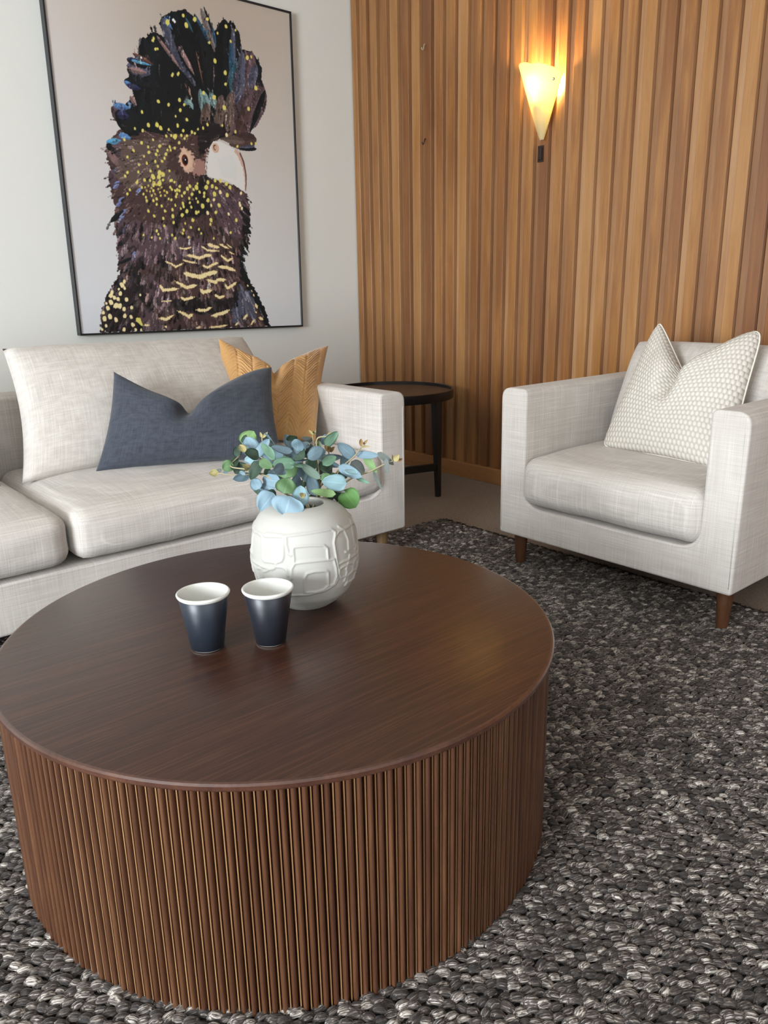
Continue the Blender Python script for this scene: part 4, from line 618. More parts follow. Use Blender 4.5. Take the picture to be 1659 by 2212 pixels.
# ------------------------------------------------------------------ side table
sc = (2.546, 2.976); stz = .50; R = .320
sdt = thing('side_table', 'round black tray-top side table with splayed legs, between sofa and timber wall', 'side table', (sc[0], sc[1], FZ))
hz = stz - FZ
t_ = lathe('tray', [(0, hz - .046), (R - .012, hz - .046), (R - .002, hz - .044), (R, hz - .040), (R, hz - .002), (R - .002, hz), (R - .009, hz), (R - .011, hz - .002), (R - .011, hz - .016), (0, hz - .016)], None, sdt, 128, mats=[M['blacklac'], M['tray']], fmat=[0]*8 + [1, 1]); autosmooth(t_, 30)
feet = []
for an in (-79.5, -131, 52, 130):
    an = math.radians(an); c_, s_ = math.cos(an), math.sin(an); top = Vector((c_ * .288, s_ * .288, hz - .045)); bot = Vector((c_ * .297, s_ * .297, 0)); tn = Vector((-s_, c_, 0)); rd = Vector((c_, s_, 0)); V = []
    for P_, w_ in ((bot, .0125), (top, .0225)):
        V += [P_ - tn*w_ - rd*w_*.75, P_ + tn*w_ - rd*w_*.75, P_ + tn*w_ + rd*w_*.75, P_ - tn*w_ + rd*w_*.75]
    mesh_obj('leg', V, [(0, 3, 2, 1), (4, 5, 6, 7), (0, 1, 5, 4), (1, 2, 6, 5), (2, 3, 7, 6), (3, 0, 4, 7)], M['blacklac'], sdt, smooth=False)
    feet.append(bot * .70 + top * .30)
for k in (0, 2):
    a_, b_ = feet[k], feet[k+1]; tn = (b_ - a_).cross(Vector((0, 0, 1))).normalized(); z_ = .150
    V = [];
    for P_ in (a_, b_):
        P_ = Vector((P_.x, P_.y, z_)); V += [P_ - tn*.011 - Vector((0, 0, .017)), P_ + tn*.011 - Vector((0, 0, .017)), P_ + tn*.011 + Vector((0, 0, .017)), P_ - tn*.011 + Vector((0, 0, .017))]
    mesh_obj('stretcher', V, [(0, 3, 2, 1), (4, 5, 6, 7), (0, 1, 5, 4), (1, 2, 6, 5), (2, 3, 7, 6), (3, 0, 4, 7)], M['blacklac'], sdt, smooth=False)

# ------------------------------------------------------------------ wall sconce, switch, hooks
lamp = thing('wall_sconce', 'lit frosted glass cone wall lamp with a wavy rim, on the timber wall', 'lamp', (XW - .004, 2.408, 1.598))
nu, nv = 40, 36; V = []; Fc = []
for side in (0, 1):
    for i in range(nu + 1):
        a = math.pi * i / nu
        ztop = .322 + float(np.interp(.5 - .5*math.cos(a), [0, .03, .10, .25, .4, .55, .7, .85, .96, 1], [-.034, -.018, -.006, 0, -.004, -.016, -.018, -.032, -.050, -.062])) - .018*math.sin(a)
        for j in range(nv + 1):
            t = j / nv; wv = .0085 + (.106 - .0085) * t ** .93; dv = .010 + .088 * t ** .85; k = 1 - side * .004 / max(wv, .006)
            V.append((-(.014 + dv * math.sin(a) ** .8 * k), wv * math.cos(a) * k + .004 * t, ztop * t + (.003 if side and j == 0 else 0)))
    n0 = side * (nu+1) * (nv+1)
    for i in range(nu):
        for j in range(nv):
            q_ = (n0+i*(nv+1)+j, n0+(i+1)*(nv+1)+j, n0+(i+1)*(nv+1)+j+1, n0+i*(nv+1)+j+1); Fc.append(q_ if side else q_[::-1])
m_ = (nu+1)*(nv+1)
for i in range(nu): a, b = i*(nv+1)+nv, (i+1)*(nv+1)+nv; Fc.append((a, b, m_+b, m_+a))
for i in range(nu): a, b = i*(nv+1), (i+1)*(nv+1); Fc.append((b, a, m_+a, m_+b))
for j in range(nv): 
    for i in (0, nu): a, b = i*(nv+1)+j, i*(nv+1)+j+1; Fc.append((a, b, m_+b, m_+a))
x = NT('frosted_glass'); x.t.nodes.remove(x.b); out = x.t.nodes['Material Output']
tr = x.n('ShaderNodeBsdfTranslucent'); tr.inputs[0].default_value = (0.95, 0.88, 0.52, 1); df = x.n('ShaderNodeBsdfPrincipled'); df.inputs['Base Color'].default_value = (0.72, 0.70, 0.58, 1); df.inputs['Roughness'].default_value = .35
mx = x.n('ShaderNodeMixShader'); mx.inputs[0].default_value = .30; x.l(tr.outputs[0], mx.inputs[1]); x.l(df.outputs[0], mx.inputs[2]); x.l(mx.outputs[0], out.inputs[0])
mesh_obj('glass_shade', V, Fc, x.m, lamp)
bl = NT('lit_bulb'); bl.b.inputs['Base Color'].default_value = (.9, .8, .6, 1); bl.b.inputs['Emission Color'].default_value = (1.0, .74, .34, 1); bl.b.inputs['Emission Strength'].default_value = 12
lathe('bulb', [(0, .165), (.010, .168), (.013, .185), (.020, .200), (.022, .214), (.016, .230), (0, .236)], bl.m, lamp, 24, (-.056, 0, -.02))
lathe('bulb_holder', [(0, .120), (.014, .121), (.014, .165), (0, .166)], M['porcelain'], lamp, 24, (-.050, 0, 0))
box('back_plate', (-.012, -.035, .10), (.003, .035, .24), M['chrome'], lamp, bev=.003)
scw = lathe('screw', [(0, 0), (.006, .0005), (.0062, .003), (.004, .0045), (0, .005)], M['chrome'], lamp, 20, (-.056, -.0835, .222)); scw.rotation_euler = (0, -H, .75)
pl_ = bpy.data.lights.new('sconce_light', 'POINT'); pl_.energy = 8.5; pl_.color = (1.0, .76, .36); pl_.shadow_soft_size = .03
po = bpy.data.objects.new('sconce_light', pl_); COL.objects.link(po); po.parent = lamp; po.location = (-.066, 0, .225)
sw = thing('light_switch', 'small glossy dark brown rocker switch below the wall lamp', 'switch', (XW - .001, 2.425, 1.512))
box('switch_plate', (-.006, -.0155, 0), (0, .0155, .068), M['switch'], sw, bev=.002)
box('rocker', (-.011, -.010, .008), (-.0055, .010, .060), M['switch'], sw, bev=.003, seg=3)
def hook(z, mat, lab):
    o = tube('wall_hook', [(0, 0, .026), (-.006, 0, .026), (-.009, 0, .018), (-.011, .001, .006), (-.016, .002, -.001), (-.022, .002, .002), (-.023, .002, .010)], .0028, mat, None, 8)
    o.location = (XW - .001, 3.176, z); tag(o, lab, 'hook', 'wall hooks on the timber cladding')
hook(2.118, M['hookw'], 'small cream screw hook, upper of two on the timber wall')
hook(1.688, M['hookb'], 'small black screw hook, lower of two on the timber wall')

# ------------------------------------------------------------------ framed bird print
PW, PH = 1.252, 1.565
ART = json.loads('[["P","brown",[[97.2,11.9],[114.9,92.1],[144.0,176.0],[198.6,249.3],[224.9,285.1],[222.0,343.5],[224.0,426.2],[218.9,503.5],[228.1,568.6],[219.1,628.1],[211.3,677.1],[224.3,737.1],[211.1,775.0],[216.0,839.4],[261.4,882.7],[295.7,919.4],[378.7,954.2],[451.5,1006.1],[621.0,1067.5],[798.1,1121.7],[957.7,1174.8],[1033.7,1100.4],[995.2,1009.9],[965.3,967.7],[914.7,936.5],[873.4,915.0],[782.9,922.5],[721.4,853.2],[702.7,745.9],[768.1,729.6],[859.1,714.7],[935.2,680.2],[948.5,631.8],[946.8,564.0],[928.4,495.0],[898.7,425.3],[880.2,355.9],[897.7,286.5],[943.8,216.0],[1001.2,119.6],[1041.5,6.0]],2],["P","black",[[874.6,355.8],[892.0,448.0],[938.5,563.6],[949.6,564.2],[933.2,483.7],[906.3,414.1],[885.4,351.4],[908.6,281.9],[954.5,204.1],[1009.2,107.3],[1041.5,6.0],[1009.0,7.1],[970.6,96.0],[919.5,192.4],[868.2,263.0]],2],["P","black",[[347.2,1164.4],[371.0,1205.7],[404.7,1214.8],[474.9,1203.2],[453.2,1256.7],[447.5,1289.7],[464.0,1322.6],[494.7,1339.3],[528.1,1333.8],[576.5,1311.7],[534.9,1357.7],[520.9,1377.8],[539.9,1411.4],[595.1,1440.7],[655.3,1463.6],[700.7,1441.6],[745.8,1403.4],[798.7,1389.3],[842.5,1440.7],[899.2,1455.1],[942.9,1418.9],[953.3,1343.6],[1008.8,1344.6],[1047.1,1313.5],[1063.7,1274.3],[1058.0,1227.1],[1075.0,1191.4],[1032.4,1078.8],[985.5,987.2],[808.8,925.3],[608.6,924.5],[374.1,908.7],[309.9,930.7],[299.4,996.7],[354.3,1042.1],[367.4,1063.0],[361.2,1109.8]],1],["F","black",[382.0,987.7,482.2,1325.8],90.1,0],["F","black",[451.5,1006.1,440.7,1311.0],79.5,0],["F","greyb",[676.7,1155.3,539.1,1403.8],79.5,1],["F","black",[701.4,1158.8,588.4,1443.2],90.1,1],["F","black",[724.6,1142.0,650.5,1462.7],106.0,1],["F","black",[749.7,1145.5,712.2,1436.1],90.1,1],["F","pinkf",[613.9,1205.3,504.7,1325.9],18.6,0],["F","pinkf",[680.1,1195.6,613.0,1302.5],23.8,0],["F","grey",[811.5,1296.0,742.7,1484.3],37.1,1],["F","black",[823.2,1318.0,758.1,1495.0],13.2,0],["F","black",[827.7,1177.0,869.2,1461.4],90.1,1],["F","black",[878.1,1163.6,899.7,1463.1],42.4,0],["F","black",[908.2,1147.1,912.1,1457.5],47.7,1],["F","greyb",[892.8,1186.4,910.4,1433.2],26.5,0],["F","tealb",[886.0,1164.7,893.0,1369.9],29.1,0],["F","teal",[903.0,1146.3,918.5,1293.0],26.5,0],["F","tealb",[777.5,1340.2,706.6,1454.3],15.9,0],["F","tealb",[809.5,1335.7,795.9,1416.4],15.9,0],["F","teal",[690.3,1374.0,657.0,1429.6],13.2,0],["F","blueb",[586.1,1367.0,549.1,1413.1],15.9,0],["F","plum",[894.0,1019.4,1008.8,1344.6],116.6,1],["F","greyb",[908.8,1042.3,955.4,1335.8],53.0,0],["F","black",[992.6,1095.2,1051.2,1293.3],42.4,0],["F","greyb",[977.8,1156.6,1034.9,1290.7],47.7,1],["F","plum",[916.2,958.1,1072.2,1191.0],116.6,1],["F","black",[976.6,975.5,1077.0,1178.9],31.8,0],["F","plum",[862.9,952.3,998.1,1180.5],63.6,0],["F","tealg",[754.2,1044.0,723.7,1129.7],37.1,0],["F","tealg",[708.8,1038.3,709.4,1135.8],26.5,0],["F","tealg",[792.5,1048.8,763.3,1127.1],37.1,0],["F","tealg",[661.6,1032.4,626.9,1080.3],42.4,0],["F","teal",[880.4,1122.5,878.9,1245.9],21.2,0],["F","brownw",[726.3,1162.4,700.7,1297.7],7.9,0],["F","brownw",[667.8,1077.7,628.0,1148.2],7.9,0],["F","grey",[782.6,1150.2,790.6,1252.5],5.3,0],["F","grey",[895.4,1114.1,944.3,1172.9],5.3,0],["F","grey",[884.1,1246.7,852.1,1159.9],4.0,0],["F","browng",[782.9,922.5,823.8,1125.2],53.0,0],["F","browng",[848.1,929.4,876.6,1142.7],58.3,0],["F","browng",[707.9,935.3,744.0,1073.5],53.0,0],["F","brown",[901.3,935.1,965.4,1091.7],63.6,0],["F","brownr",[474.9,1203.2,380.3,1233.4],21.2,0],["F","indigo",[468.5,1183.0,349.3,1206.0],37.1,1],["F","greyb",[455.2,1161.8,346.5,1179.3],58.3,1],["F","pinkf",[439.6,1163.3,351.6,1165.1],26.5,1],["F","black",[468.9,1186.9,352.9,1199.1],26.5,0],["F","cyan",[467.7,1198.2,364.3,1204.6],13.2,0],["F","black",[461.0,1104.9,328.8,1112.7],58.3,0],["F","blueb",[366.7,1099.2,328.8,1112.7],18.6,0],["F","indigo",[403.6,1092.9,338.3,1098.9],26.5,0],["F","pinkf",[376.4,1020.0,349.0,1054.8],23.8,0],["F","plum",[354.6,935.8,256.4,996.9],79.5,1],["F","black",[397.9,921.2,271.1,974.0],106.0,0],["F","blueb",[343.8,1004.2,265.9,1005.7],29.1,0],["F","indigo",[335.8,968.5,281.4,969.6],37.1,0],["F","black",[373.1,898.8,293.9,944.2],68.9,0],["F","pinkf",[308.8,813.5,214.3,804.4],116.6,1],["F","plum",[367.2,839.0,233.8,825.7],106.0,1],["F","cyan",[285.3,862.0,216.8,847.2],26.5,0],["F","blueb",[337.3,875.3,279.0,884.6],31.8,0],["F","black",[250.2,817.6,218.1,839.6],31.8,0],["F","greyb",[305.7,783.7,281.0,820.6],37.1,0],["F","blueb",[372.1,843.4,340.4,840.3],23.8,0],["F","plum",[283.2,672.5,218.8,726.9],90.1,1],["F","greyb",[271.6,731.3,234.6,732.1],31.8,0],["P","blacks",[[293.9,944.2],[447.3,962.4],[620.1,1057.4],[691.3,1036.2],[613.6,982.0],[561.0,929.4],[488.3,907.4],[376.1,928.5],[328.1,893.9]],3],["P","dark",[[676.1,911.2],[712.6,993.7],[788.0,990.1],[863.5,960.8],[757.1,919.8],[716.4,852.8],[679.2,828.3]],2],["P","dark",[[680.7,754.7],[723.2,747.5],[706.1,660.5],[731.1,586.1],[651.2,549.3],[563.4,544.9],[520.7,478.8],[505.0,520.8],[581.4,609.9],[634.9,655.8]],3],["P","browng",[[303.8,871.8],[534.2,896.2],[499.1,770.7],[591.5,726.5],[467.6,686.0],[303.5,653.9],[243.0,709.2]],3],["P","plum",[[714.6,704.1],[844.9,702.7],[938.9,653.7],[931.4,540.6],[881.0,447.6],[776.1,488.9],[731.9,597.1]],3],["P","plum",[[234.9,528.6],[498.2,499.3],[669.7,462.8],[769.3,399.0],[660.7,351.8],[460.2,348.0],[313.6,302.9],[222.0,343.5]],3],["P","dark",[[317.8,345.3],[347.5,362.8],[325.4,281.8],[343.1,174.1],[409.4,62.9],[363.2,86.2],[300.8,174.5],[267.8,260.1]],2],["P","dark",[[426.0,368.8],[461.8,365.3],[482.6,326.7],[433.0,315.2]],2],["P","plum",[[358.3,282.0],[452.2,261.0],[473.6,172.9],[411.5,85.1],[359.7,174.0]],3],["P","dark",[[442.1,151.1],[594.4,171.8],[750.4,147.1],[806.5,169.8],[868.2,263.0],[884.1,169.0],[801.4,99.4],[638.7,79.7],[488.4,116.9]],3],["P","greyb",[[866.6,239.6],[940.7,168.5],[953.1,47.9],[883.3,73.8],[810.1,28.1],[801.4,99.4],[846.2,145.8]],3],["P","plum",[[307.1,120.3],[411.5,85.1],[429.3,12.9],[308.3,12.8]],3],["P","black",[[280.6,66.4],[323.1,43.2],[326.8,7.7],[279.6,9.4]],1],["P","blackb",[[102.1,16.0],[126.0,113.1],[167.3,207.4],[223.1,268.3],[288.3,281.5],[300.8,174.5],[284.3,9.3]],3],["F","black",[315.7,324.2,224.5,280.9],18.6,0],["F","black",[295.6,353.3,219.8,322.7],15.9,0],["F","black",[311.5,281.7,234.7,249.4],15.9,0],["F","black",[269.0,427.7,221.9,405.6],21.2,0],["F","black",[262.4,472.8,220.0,450.6],21.2,0],["F","black",[277.2,396.8,233.2,364.5],18.6,0],["F","greyb",[268.8,315.0,223.6,272.5],6.6,0],["F","greyb",[292.6,323.8,239.1,291.6],6.6,0],["F","greyb",[256.2,369.2,217.5,343.4],6.6,0],["F","lilac",[262.6,686.9,234.1,666.9],15.9,0],["F","lilac",[277.5,617.9,248.8,598.0],15.9,0],["F","lilac",[262.0,596.8,233.4,577.0],15.9,0],["F","lilac",[256.7,672.5,228.2,652.6],15.9,0],["F","lilac",[321.6,383.3,292.1,363.7],15.9,0],["F","lilac",[368.0,664.5,338.6,644.2],15.9,0],["F","lilac",[285.7,567.8,256.9,548.0],15.9,0],["F","lilac",[269.0,536.4,240.3,516.7],15.9,0],["F","lilac",[282.9,496.2,253.9,476.5],15.9,0],["F","black",[267.1,560.7,199.5,506.7],23.8,0],["F","black",[891.0,592.7,937.6,550.0],23.8,0],["F","black",[902.4,559.6,949.3,516.3],23.8,0],["F","black",[902.8,525.7,949.8,482.0],23.8,0],["F","black",[889.5,491.1,936.3,447.1],23.8,0],["F","black",[881.6,456.8,928.5,412.4],23.8,0],["F","black",[868.2,422.1,915.0,377.4],23.8,0],["F","black",[857.6,387.6,904.2,342.4],23.8,0],["F","black",[906.2,615.9,953.0,573.4],23.8,0],["T"],["P","beak",[[730.0,833.0],[741.3,880.4],[764.0,910.0],[802.7,912.0],[858.6,892.1],[904.9,870.9],[928.9,829.7],[939.3,782.4],[938.7,731.6],[927.6,688.6],[898.4,699.9],[859.4,719.1],[807.8,737.0],[755.8,737.2],[723.2,747.5],[718.6,785.4]],0],["P","beakp",[[889.9,886.7],[914.8,858.8],[933.2,812.6],[939.4,742.7],[930.6,693.3],[925.1,692.9],[929.0,750.7],[919.0,802.6],[902.7,840.4],[878.6,877.0]],1],["P","beakd",[[910.5,875.8],[931.7,829.9],[941.2,769.3],[937.9,720.4],[930.3,688.8],[927.7,690.9],[933.0,728.9],[933.3,773.1],[923.2,824.8],[907.2,866.8]],0],["P","beakg",[[775.5,826.6],[855.9,855.4],[892.2,804.7],[879.2,733.7],[795.9,753.3]],3],["E","pinkb",[771.9,879.2,28,34,0]],["E","tanb",[769.4,881.1,19,26,0]],["E","eyebr",[769.4,881.1,13,20,0]],["E","pinkb",[771.9,880.3,9,15,0]],["E","pinkd",[670.3,781.3,62,58,1]],["E","pinkb",[610.8,809.5,58,80,1]],["E","pinkl",[605.9,809.0,46,66,1]],["E","eyebr",[602.1,807.6,26,38,0]],["E","eye",[604.4,805.8,17,26,0]],["E","white",[604.7,808.9,5,5,0]],["E","greyb",[599.3,816.7,8,5,0]],["D","pinkd",[[717.2,863.3],[727.9,870.7],[721.4,853.2],[713.0,841.9],[695.1,777.1],[704.1,763.0],[683.4,757.0],[662.9,751.1],[643.1,753.8],[702.8,809.4],[713.8,820.9],[692.3,804.3],[713.8,789.2]],7],["F","brown",[859.5,905.1,1013.0,946.9],79.5,1],["F","black",[911.5,888.8,1010.0,898.6],21.2,0],["F","greyb",[912.1,897.5,999.7,910.7],15.9,0],["F","browng",[808.8,925.3,941.0,928.5],37.1,0],["D","yel",[[488.6,1313.8],[484.0,1303.8],[492.9,1269.4],[504.4,1273.3],[566.1,1392.3],[646.7,1435.1],[567.3,1170.3],[571.7,1177.3],[597.4,1179.0],[603.1,1186.3]],11],["D","yel",[[564.8,1391.4]],20],["D","white",[[420.5,1222.6],[594.9,1406.8],[601.9,1400.9]],10],["D","yel",[[705.6,1429.9],[658.6,1397.0],[872.2,1430.6],[798.3,1269.7],[852.0,1225.6],[981.3,1312.4],[1023.6,1181.3],[727.0,1120.0],[781.4,1107.7],[835.3,1069.0],[974.1,1081.1]],17],["D","yel",[[646.3,1435.4],[772.5,1443.7],[893.0,1369.3],[850.0,1175.1],[1005.8,1320.5],[922.5,1423.8],[822.7,1392.8],[599.2,1182.3],[597.3,1071.8],[619.5,1053.5],[596.6,1028.0],[774.4,1343.7]],12],["D","yel",[[487.6,1050.4],[537.8,1042.7],[597.3,1070.9],[620.3,1053.4],[596.7,1025.0],[402.0,994.7],[570.0,996.3],[627.2,988.6],[577.3,958.3],[359.6,921.0],[396.9,916.2],[528.1,935.7],[604.7,940.6],[512.6,906.1],[539.5,910.7],[592.5,917.2],[304.8,867.3],[445.8,882.1],[386.2,862.7],[417.7,847.9],[476.2,857.4],[343.9,823.9],[418.6,823.9],[392.8,804.6],[311.8,793.4],[463.7,835.6],[455.2,818.9],[514.0,844.1],[529.7,844.4],[503.7,824.8],[494.8,805.5],[482.1,790.9],[403.8,776.6],[363.1,766.9],[448.0,787.8],[458.8,768.0],[357.2,735.0],[305.1,728.3],[292.6,711.7],[419.5,743.8],[515.7,753.1],[349.0,694.3],[385.5,702.0],[413.2,701.7],[516.0,708.3],[478.6,707.9],[579.4,883.8],[552.4,856.5],[526.8,858.9],[609.0,905.4],[621.7,917.9]],12],["D","yel",[[428.3,943.5],[471.7,949.7],[488.7,937.3],[558.5,908.6],[430.2,719.0],[431.8,690.8],[464.6,740.2],[460.0,721.3],[481.1,734.1],[460.1,691.6]],18],["D","yel",[[577.1,958.6],[604.4,939.7],[682.3,954.6],[711.4,961.6],[737.0,979.5],[817.2,985.0],[648.3,938.4],[664.2,934.0],[592.3,917.5],[577.6,882.8],[891.4,965.3],[897.9,899.0],[980.6,920.4],[1005.7,924.3],[585.9,658.2],[571.3,643.2],[539.9,637.4],[625.8,654.5],[667.8,667.6],[693.4,664.1],[690.6,648.4],[610.6,634.2],[647.0,636.5],[654.7,620.2],[611.9,613.8],[574.2,608.9],[576.1,596.2],[560.4,586.4],[617.9,596.1],[532.0,598.8],[513.7,621.8],[515.6,578.8],[658.8,706.7],[635.2,676.9],[537.1,704.0],[548.6,669.6],[563.2,685.8],[523.2,710.4],[519.5,670.1],[654.1,576.1]],12],["D","yel",[[710.9,631.5],[679.3,603.5],[592.1,575.3],[641.6,571.5],[565.1,555.8],[514.3,548.1],[706.4,692.2],[717.6,716.3],[741.0,699.9],[762.4,693.6],[750.6,662.8],[821.8,663.5],[771.8,611.5],[752.0,578.7],[652.8,688.4],[618.5,691.0],[604.0,678.5],[758.8,728.4],[787.0,729.3],[821.0,717.5],[840.6,701.8],[620.3,535.3],[720.8,540.1],[866.8,547.0]],17],["D","cream",[[903.7,678.3],[892.1,629.3],[903.7,605.7],[894.7,618.7],[782.9,674.1],[745.4,636.2],[727.7,608.9],[704.7,573.5],[823.3,574.5],[839.3,945.6]],14],["D","yel",[[345.3,688.2],[368.0,667.9],[309.1,652.8],[295.0,633.6],[387.2,610.1],[425.4,657.2],[463.7,704.5],[427.5,679.6],[391.3,565.5],[436.7,598.1],[461.8,592.1],[499.3,624.6],[477.0,570.2],[418.8,544.4],[465.1,535.4],[466.3,501.1],[515.9,518.6],[563.4,555.6],[620.2,535.2],[578.0,517.6],[608.1,499.4],[648.7,493.2],[661.0,473.9],[729.5,452.4],[722.1,540.0],[866.3,542.9],[827.9,484.3],[432.4,461.4],[439.2,442.5],[501.8,460.2],[560.5,470.1],[590.5,453.2],[518.2,445.2],[355.3,454.8],[396.5,444.9],[425.2,476.4],[566.3,486.0],[592.1,576.5],[641.5,572.9],[715.9,519.9],[512.9,678.3],[537.8,664.9],[545.2,650.3],[559.9,666.5],[493.4,654.3],[373.4,638.8],[414.7,634.1],[438.8,620.8],[461.7,637.2],[384.5,624.7],[421.1,612.2]],11],["D","yel2",[[384.7,669.1],[402.2,677.7],[418.0,667.8],[408.1,652.3],[432.4,642.8],[451.7,666.4],[469.5,675.2],[481.1,661.0],[444.9,684.6],[458.8,652.0],[483.3,638.6],[428.9,694.5],[391.6,654.8]],8],["D","cream",[[184.4,167.9],[200.5,161.6],[187.0,131.3],[205.0,129.8],[224.3,114.7],[181.4,66.5],[224.9,82.7],[256.1,76.9],[261.8,41.8],[214.6,20.9],[147.4,121.1],[165.5,147.5],[263.3,121.4],[242.0,158.7],[175.6,193.4],[167.6,178.9],[213.6,187.0],[225.6,227.0],[125.6,73.0],[153.3,80.8],[122.1,99.8]],18],["D","cream",[[208.0,207.7],[237.1,212.4],[313.2,180.1],[107.6,24.7],[129.7,41.1],[272.9,18.9],[301.0,16.6],[142.1,143.0],[238.8,241.6]],12],["P","yel",[[279.5,71.3],[302.3,70.7],[312.1,32.6],[291.8,45.9],[276.9,58.9]],1],["S","cream",[[538.5,402.2],[571.2,398.7],[605.5,409.8]],8],["S","cream",[[656.6,414.2],[692.7,394.6],[755.3,393.2]],10],["S","cream",[[691.7,425.5],[728.9,414.8],[756.6,411.1]],16],["S","cream",[[761.3,426.1],[809.6,408.1]],12],["S","cream",[[803.7,425.9],[831.2,410.2]],8],["S","cream",[[575.1,366.9],[608.6,366.1],[641.5,355.1],[669.9,367.4],[711.8,374.3]],16],["S","cream",[[550.1,346.0],[582.7,337.8],[622.7,332.6]],10],["S","cream",[[655.8,321.3],[682.6,311.2],[707.9,323.5],[747.4,336.1]],14],["S","cream",[[749.3,315.1],[791.8,312.6],[841.3,297.9]],18],["S","cream",[[767.6,369.5],[801.5,346.1],[831.1,358.7]],14],["S","cream",[[551.2,281.8],[593.9,271.8],[637.5,264.6],[680.0,278.3],[736.9,290.8]],24],["S","cream",[[670.9,251.2],[725.9,239.3],[737.4,251.4],[783.8,251.6]],16],["S","cream",[[523.4,230.2],[562.0,213.9],[617.3,227.2]],18],["S","cream",[[778.6,230.2],[788.0,211.7],[817.9,224.0],[844.5,239.4]],16],["S","cream",[[632.7,206.2],[648.7,191.1],[698.2,199.9]],20],["S","cream",[[710.6,178.5],[741.4,162.9],[770.7,171.8]],16],["S","cream",[[524.3,165.2],[543.6,156.0],[598.7,167.4]],16],["S","cream",[[603.7,103.9],[648.3,100.0],[691.5,114.5]],16],["S","cream",[[688.2,71.4],[746.1,82.4],[790.5,97.1]],20],["S","cream",[[511.7,96.8],[560.0,71.6],[581.4,83.2]],18],["S","cream",[[669.7,16.3],[726.8,17.5],[774.3,23.8]],12],["S","cream",[[596.4,15.7],[624.5,20.9]],12],["S","cream",[[811.9,391.6],[839.9,380.1]],8],["S","cream",[[821.7,20.7],[841.3,36.0]],10],["S","cream",[[911.4,17.8],[943.7,45.8]],10],["S","cream",[[876.1,54.0],[904.1,78.8]],12],["S","cream",[[910.4,230.1],[915.2,217.6]],8],["S","cream",[[927.3,201.9],[941.6,189.2]],8],["S","cream",[[941.0,179.7],[947.7,167.0]],8],["S","cream",[[952.9,128.8],[962.9,106.3]],16],["S","cream",[[971.4,57.9],[994.0,47.6]],18],["S","cream",[[950.2,87.4],[957.5,80.8]],8],["S","cream",[[459.3,336.7],[483.5,327.2],[510.4,312.6],[551.8,330.8]],11],["S","cream",[[415.8,226.9],[432.9,201.8],[515.4,209.0]],16],["S","cream",[[498.6,244.5],[548.1,224.2]],14],["S","cream",[[422.4,148.9],[473.2,150.8]],8],["S","cream",[[400.9,68.1],[436.8,62.0],[475.3,79.0]],14],["S","cream",[[497.3,101.7],[536.0,85.3]],12],["S","cream",[[425.3,28.9],[436.1,23.4]],12],["S","cream",[[318.0,37.5],[342.6,36.7]],10]]')
NX, NY = 600, 750
gx = (np.arange(NX) + .5) / NX * PW * 1000; gz = (np.arange(NY) + .5) / NY * PH * 1000
GX, GZ = np.meshgrid(gx, gz)
u = GX / 1252; v = GZ / 1565
c0 = np.array([214, 216, 220.]); c1 = np.array([215, 216, 217.]); c2 = np.array([196, 184, 172.]); c3 = np.array([210, 200, 192.])
IMG = ((1-v)**1.0)[..., None]*(c0*(1-u)[..., None] + c1*u[..., None]) + (v**1.0)[..., None]*(c3*(1-u)[..., None] + c2*u[..., None])
dk = np.exp(-(((u-.55)/.35)**2 + ((v-.88)/.25)**2)); IMG -= dk[..., None]*np.array([16, 20, 24.])
CL = dict(brown=(74, 56, 54), black=(24, 27, 30), blacks=(28, 30, 31), greyb=(78, 80, 98), pinkf=(138, 110, 108), grey=(120, 110, 108), plum=(86, 68, 74), tealb=(44, 80, 104), teal=(52, 88, 98), tealg=(112, 138, 138), blueb=(84, 122, 168),
    brownw=(122, 88, 72), browng=(96, 80, 74), brownr=(96, 64, 58), indigo=(44, 46, 76), cyan=(88, 150, 186), dark=(36, 32, 34), blackb=(42, 34, 36), lilac=(112, 120, 164), beak=(222, 219, 214), beakp=(206, 170, 152), beakd=(98, 72, 62), beakg=(217, 216, 212),
    pinkb=(204, 166, 146), tanb=(222, 196, 164), eyebr=(92, 40, 28), pinkd=(160, 122, 112), pinkl=(218, 182, 156), eye=(22, 20, 24), white=(240, 240, 240), yel=(222, 210, 112), yel2=(200, 180, 90), cream=(240, 222, 168))
def win(x0, x1, z0, z1, pad=3):
    i0 = max(0, int(x0/1252*NX)-pad); i1 = min(NX, int(x1/1252*NX)+pad); j0 = max(0, int(z0/1565*NY)-pad); j1 = min(NY, int(z1/1565*NY)+pad)
    return slice(j0, j1), slice(i0, i1)
NZ = RNG.normal(0, 1, (NY + 8, NX + 8))
NZs = sum(NZ[i:i+NY, j:j+NX] for i in range(0, 5) for j in range(0, 5)) / 5.0
NZ2 = sum(NZ[i:i+NY, j:j+NX] for i in range(1, 8) for j in range(2, 8)) / 6.0
def blend(sl, a, col):
    a = np.clip(a, 0, 1)[..., None]; IMG[sl] = IMG[sl]*(1-a) + np.array(col, float)*a
def pip(X, Z, P):
    ins = np.zeros(X.shape, bool); n = len(P)
    for i in range(n):
        x1, z1 = P[i]; x2, z2 = P[(i+1) % n]
        if z1 == z2: continue
        c = ((z1 > Z) != (z2 > Z)) & (X < (x2-x1)*(Z-z1)/(z2-z1) + x1); ins ^= c
    return ins
